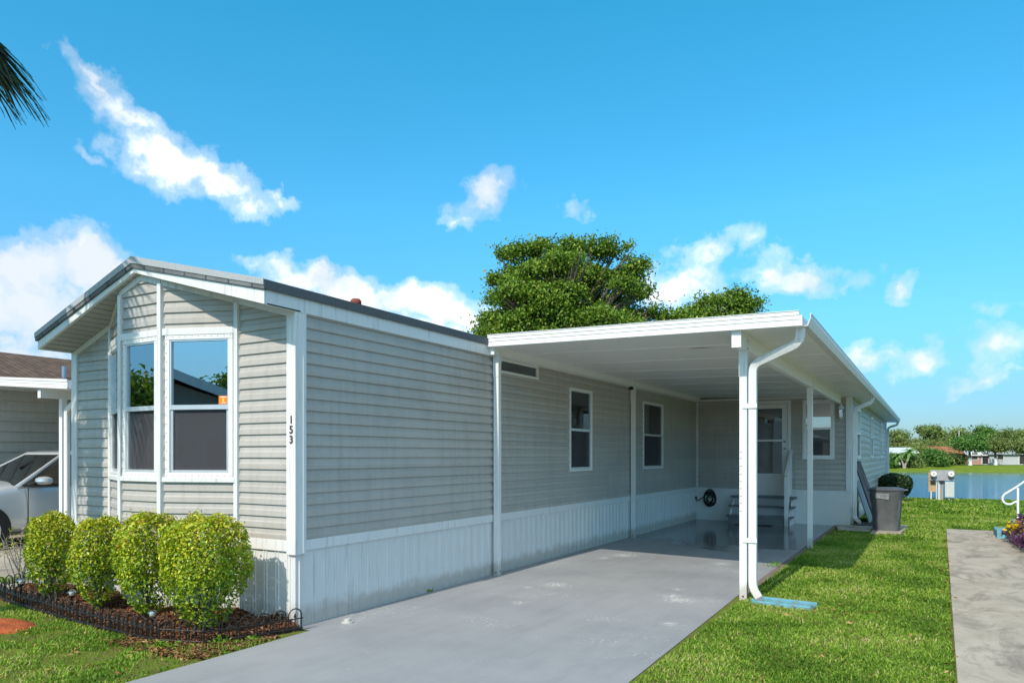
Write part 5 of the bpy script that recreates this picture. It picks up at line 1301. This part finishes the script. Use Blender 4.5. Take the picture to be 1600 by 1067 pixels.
add_grass(-9.9, -4.6, 1.6, 4.2, 7500, .030, .0075, 5, thin=.95)
add_grass(-10, -8.3, 4.0, 9.0, 2500, .06, .011, 6)
Vall = np.concatenate(Vg); q4 = np.concatenate([f[0] for f in Fg]); q3 = np.concatenate([f[1] for f in Fg])
o = np_mesh('grass', Vall, [q4, q3], M['grass'], rnd=np.concatenate(Rg)); tag(o, 'green lawn grass round the driveway and walk', 'grass', kind='stuff')
rg = np.random.default_rng(8)
lp_ = np.concatenate([rg.normal((-1.0, 7.75), (.22, .22), (46, 2)), rg.uniform((-1.7, 3.5), (.2, 13), (55, 2)), rg.uniform((-8.5, 1.8), (-4.8, 3.6), (110, 2)), rg.normal((-5.2, 3.5), (.4, .12), (90, 2)), np.column_stack([.13+.0105*(np.linspace(4, 16, 60)-5.7)+rg.normal(0, .03, 60), np.linspace(4, 16, 60)+rg.normal(0, .2, 60)])])
ok = ~((lp_[:, 0] > DX0) & (lp_[:, 0] < DX1)); lp_ = lp_[ok]
Vv, Ff, nl = leaf_arrays(np.column_stack([lp_, rg.uniform(.012, .035, len(lp_))]), .048, 1.2, .45, .12, rg=rg)
o = np_mesh('fallen_leaves', Vv, [Ff], M['dead_leaf'], rnd=np.repeat(rg.uniform(0, 1, nl), 4)); tag(o, 'dry brown fallen leaves on the lawn', 'leaves', kind='stuff')
# low broad-leaved weeds along the bed and the wall foot
def weed(u, v, r, n_, label, zz_=0.0):
    c = at_z(u, v, zz_); rg = np.random.default_rng(int(u*7+v)); C_ = rg.normal(0, 1, (n_, 3))*np.array([r, r, r*.35])+np.array([0, 0, r*.55])
    Vv, Ff, nl = leaf_arrays(C_, .05, .5, .45, .1, rg=rg); o = np_mesh('weed', Vv, [Ff], M['grass'], rnd=np.repeat(rg.uniform(.1, .5, nl), 4)); o.location = (c[0], c[1], c[2]); tag(o, label, 'weed', 'small green weeds')
weed(346, 1004, .055, 60, 'leafy green weed at the foot of the wire edging near the driveway'); weed(256, 1012, .05, 40, 'small weed at the edging corner below the globe light'); weed(395, 1000, .03, 22, 'tiny weed between the edging and the driveway')
weed(668, 924, .03, 20, 'tiny weed at the foot of the white skirting beside the driveway'); weed(1208, 885, .06, 40, 'weed growing out of the brown edging right of the front post')
weed(1462, 781, .10, 60, 'tall weed at the foot of the meter pedestal')

# ------------------------------------------------------------------ light, sky, camera
EL_ = math.radians(41.8)
sd_ = Vector((.03, 1, 0)).normalized()*math.cos(EL_)+Vector((0, 0, -math.sin(EL_)))
sun = bpy.data.lights.new('sun', 'SUN'); sun.energy = 2.4; sun.angle = math.radians(.53); sun.color = (1, .915, .79)
so_ = bpy.data.objects.new('sun', sun); COL.objects.link(so_); so_.rotation_euler = sd_.to_track_quat('-Z', 'Y').to_euler()
w = bpy.data.worlds.new('World'); scn.world = w; w.use_nodes = True; nt = w.node_tree; nt.nodes.clear()
out = N(nt, 'ShaderNodeOutputWorld'); bg = N(nt, 'ShaderNodeBackground'); bg.inputs[1].default_value = .15
sky = N(nt, 'ShaderNodeTexSky'); sky.sky_type = 'NISHITA'; sky.sun_disc = False; sky.sun_elevation = EL_; sky.sun_rotation = math.radians(180-1.7)
sky.altitude = 0; sky.air_density = 1.0; sky.dust_density = .4; sky.ozone_density = 2.2
tc = N(nt, 'ShaderNodeTexCoord'); dirv = tc.outputs['Generated']
sx = N(nt, 'ShaderNodeSeparateXYZ'); nt.links.new(dirv, sx.inputs[0])
az = math_(nt, 'ARCTAN2', sx.outputs[0], sx.outputs[1]); elv = math_(nt, 'ARCSINE', sx.outputs[2])
cb = N(nt, 'ShaderNodeCombineXYZ'); nt.links.new(az, cb.inputs[0]); nt.links.new(elv, cb.inputs[1])
def nvec(scale, amp, detail=5):
    n_ = N(nt, 'ShaderNodeTexNoise'); n_.inputs['Scale'].default_value = scale; n_.inputs['Detail'].default_value = detail; n_.inputs['Roughness'].default_value = .6
    nt.links.new(dirv, n_.inputs['Vector'])
    s1 = N(nt, 'ShaderNodeVectorMath', operation='SUBTRACT'); nt.links.new(n_.outputs['Color'], s1.inputs[0]); s1.inputs[1].default_value = (.5, .5, .5)
    s2 = N(nt, 'ShaderNodeVectorMath', operation='SCALE'); nt.links.new(s1.outputs[0], s2.inputs[0]); s2.inputs['Scale'].default_value = amp; return s2.outputs[0]
def vadd(a, b): n_ = N(nt, 'ShaderNodeVectorMath', operation='ADD'); nt.links.new(a, n_.inputs[0]); nt.links.new(b, n_.inputs[1]); return n_.outputs[0]
wp = vadd(vadd(cb.outputs[0], nvec(9, .075, 3)), nvec(30, .055, 8))
def azel(u, v):
    q = ray(u, v); return math.atan2(q[0], q[1]), math.atan2(q[2], math.hypot(q[0], q[1]))
# cloud: centre pixel bearing, half sizes, tilt (degrees), strength
CL = [(150, 128, 52, 14, -32, .65), (205, 182, 72, 30, -22, .95), (262, 250, 80, 42, -28, 1.1), (345, 292, 78, 25, -14, .95), (432, 318, 36, 10, -18, .6), (140, 240, 20, 10, -30, .5), (215, 220, 50, 34, -30, .9),
      (45, 430, 110, 46, 14, 1.35), (150, 425, 80, 42, -6, 1.4), (60, 495, 170, 60, 0, 1.05), (30, 545, 150, 26, -5, .8),
      (485, 438, 66, 24, -8, 1.2), (540, 462, 90, 30, -14, 1.15), (650, 472, 72, 30, -6, 1.3), (715, 488, 60, 26, -14, 1.0), (640, 515, 160, 30, -8, .95), (385, 416, 25, 9, -20, .5),
      (752, 310, 48, 24, 22, .85), (718, 343, 22, 12, 10, .6), (893, 322, 20, 12, 0, .65),
      (1105, 385, 62, 22, 12, .75), (1165, 385, 32, 22, 30, .6), (1085, 425, 50, 38, 60, .6), (1040, 452, 55, 34, -20, .95), (1190, 435, 55, 20, -20, .7), (1262, 444, 70, 16, 0, .75), (1328, 444, 28, 10, 5, .5),
      (1405, 449, 21, 14, 10, .75), (1380, 562, 62, 18, -6, .7), (1440, 566, 45, 20, 10, .85), (1565, 545, 70, 32, -3, .75), (1545, 598, 70, 9, 4, .45), (1570, 480, 50, 14, 10, .3)]
acc = None
for (u, v, ru, rv, tl, st) in CL:
    ca_, ce_ = azel(u, v); a1, e1 = azel(u+10, v); a2, e2 = azel(u, v-10)
    kx = math.hypot((a1-ca_), (e1-ce_))/10; ky = abs(e2-ce_)/10
    mp_ = N(nt, 'ShaderNodeMapping', vector_type='TEXTURE'); mp_.inputs['Location'].default_value = (ca_, ce_, 0); mp_.inputs['Rotation'].default_value = (0, 0, math.radians(tl)); mp_.inputs['Scale'].default_value = (ru*kx, rv*ky, 1)
    nt.links.new(wp, mp_.inputs['Vector'])
    sp = N(nt, 'ShaderNodeSeparateXYZ'); nt.links.new(mp_.outputs[0], sp.inputs[0])
    cb2 = N(nt, 'ShaderNodeCombineXYZ'); nt.links.new(sp.outputs[0], cb2.inputs[0]); nt.links.new(sp.outputs[1], cb2.inputs[1])
    ln_ = N(nt, 'ShaderNodeVectorMath', operation='LENGTH'); nt.links.new(cb2.outputs[0], ln_.inputs[0])
    dn = math_(nt, 'MULTIPLY_ADD', ln_.outputs['Value'], -st*.62, st)
    acc = dn if acc is None else math_(nt, 'SMOOTH_MAX', acc, dn, .12)
fb = noise(nt, dirv, 17, 8, .62)
den = math_(nt, 'ADD', acc, math_(nt, 'MULTIPLY_ADD', fb, 1.6, -.80))
cl_ = ramp(nt, den, [(.06, 0), (.40, .30), (.78, .86), (1.1, 1)], 'EASE')
# cloud body: slightly grey where thick undersides show
shade = noise(nt, vadd(dirv, nvec(3, .05)), 5.5, 5, .6)
ccol = mix(nt, ramp(nt, shade, [(.40, 0), (.62, 1)]), (3.3, 3.6, 3.9), (5.6, 5.65, 5.7))
hs = N(nt, 'ShaderNodeHueSaturation'); hs.inputs['Saturation'].default_value = 1.18; nt.links.new(sky.outputs[0], hs.inputs['Color'])
tg = ramp(nt, math_(nt, 'MULTIPLY', elv, 1/.7), [(.0, (.20, .265, .39)), (.10, (.235, .38, .50)), (.25, (.35, .66, .73)), (.45, (.38, .90, .88)), (1, (.20, 1.16, 1.0))])
tint = mix(nt, 1.0, hs.outputs[0], tg, 'MULTIPLY')
# unseen broken cloud added behind the viewer as neutral fill light on shaded walls
bk = N(nt, 'ShaderNodeVectorMath', operation='DOT_PRODUCT'); nt.links.new(dirv, bk.inputs[0]); bk.inputs[1].default_value = (-.35, .94, 0)
msk = math_(nt, 'MULTIPLY', math_(nt, 'MULTIPLY_ADD', bk.outputs['Value'], -4.0, .2, clamp=True), math_(nt, 'MULTIPLY_ADD', sx.outputs[2], 3.2, -.95, clamp=True))
bkn = ramp(nt, noise(nt, dirv, 2.3, 8, .58), [(.33, 0), (.52, 1)])
cl_ = math_(nt, 'MAXIMUM', cl_, math_(nt, 'MULTIPLY', msk, bkn))
fin = mix(nt, cl_, tint, ccol)
nt.links.new(fin, bg.inputs[0]); nt.links.new(bg.outputs[0], out.inputs[0])

cam = bpy.data.cameras.new('camera'); co = bpy.data.objects.new('camera', cam); COL.objects.link(co); scn.camera = co
co.location = (0, 0, HC); co.rotation_euler = (PI/2, 0, YAW)
cam.sensor_fit = 'HORIZONTAL'; cam.sensor_width = 36; cam.lens = FOC/1600*36; cam.shift_y = (V0-533.5)/1600; cam.clip_end = 3000; cam.clip_start = .05
vs_ = scn.view_settings; vs_.view_transform = 'Standard'; vs_.look = 'None'; vs_.exposure = 0.78; vs_.gamma = 1
scn.cycles.max_bounces = 10; scn.cycles.transparent_max_bounces = 12; scn.cycles.use_denoising = True
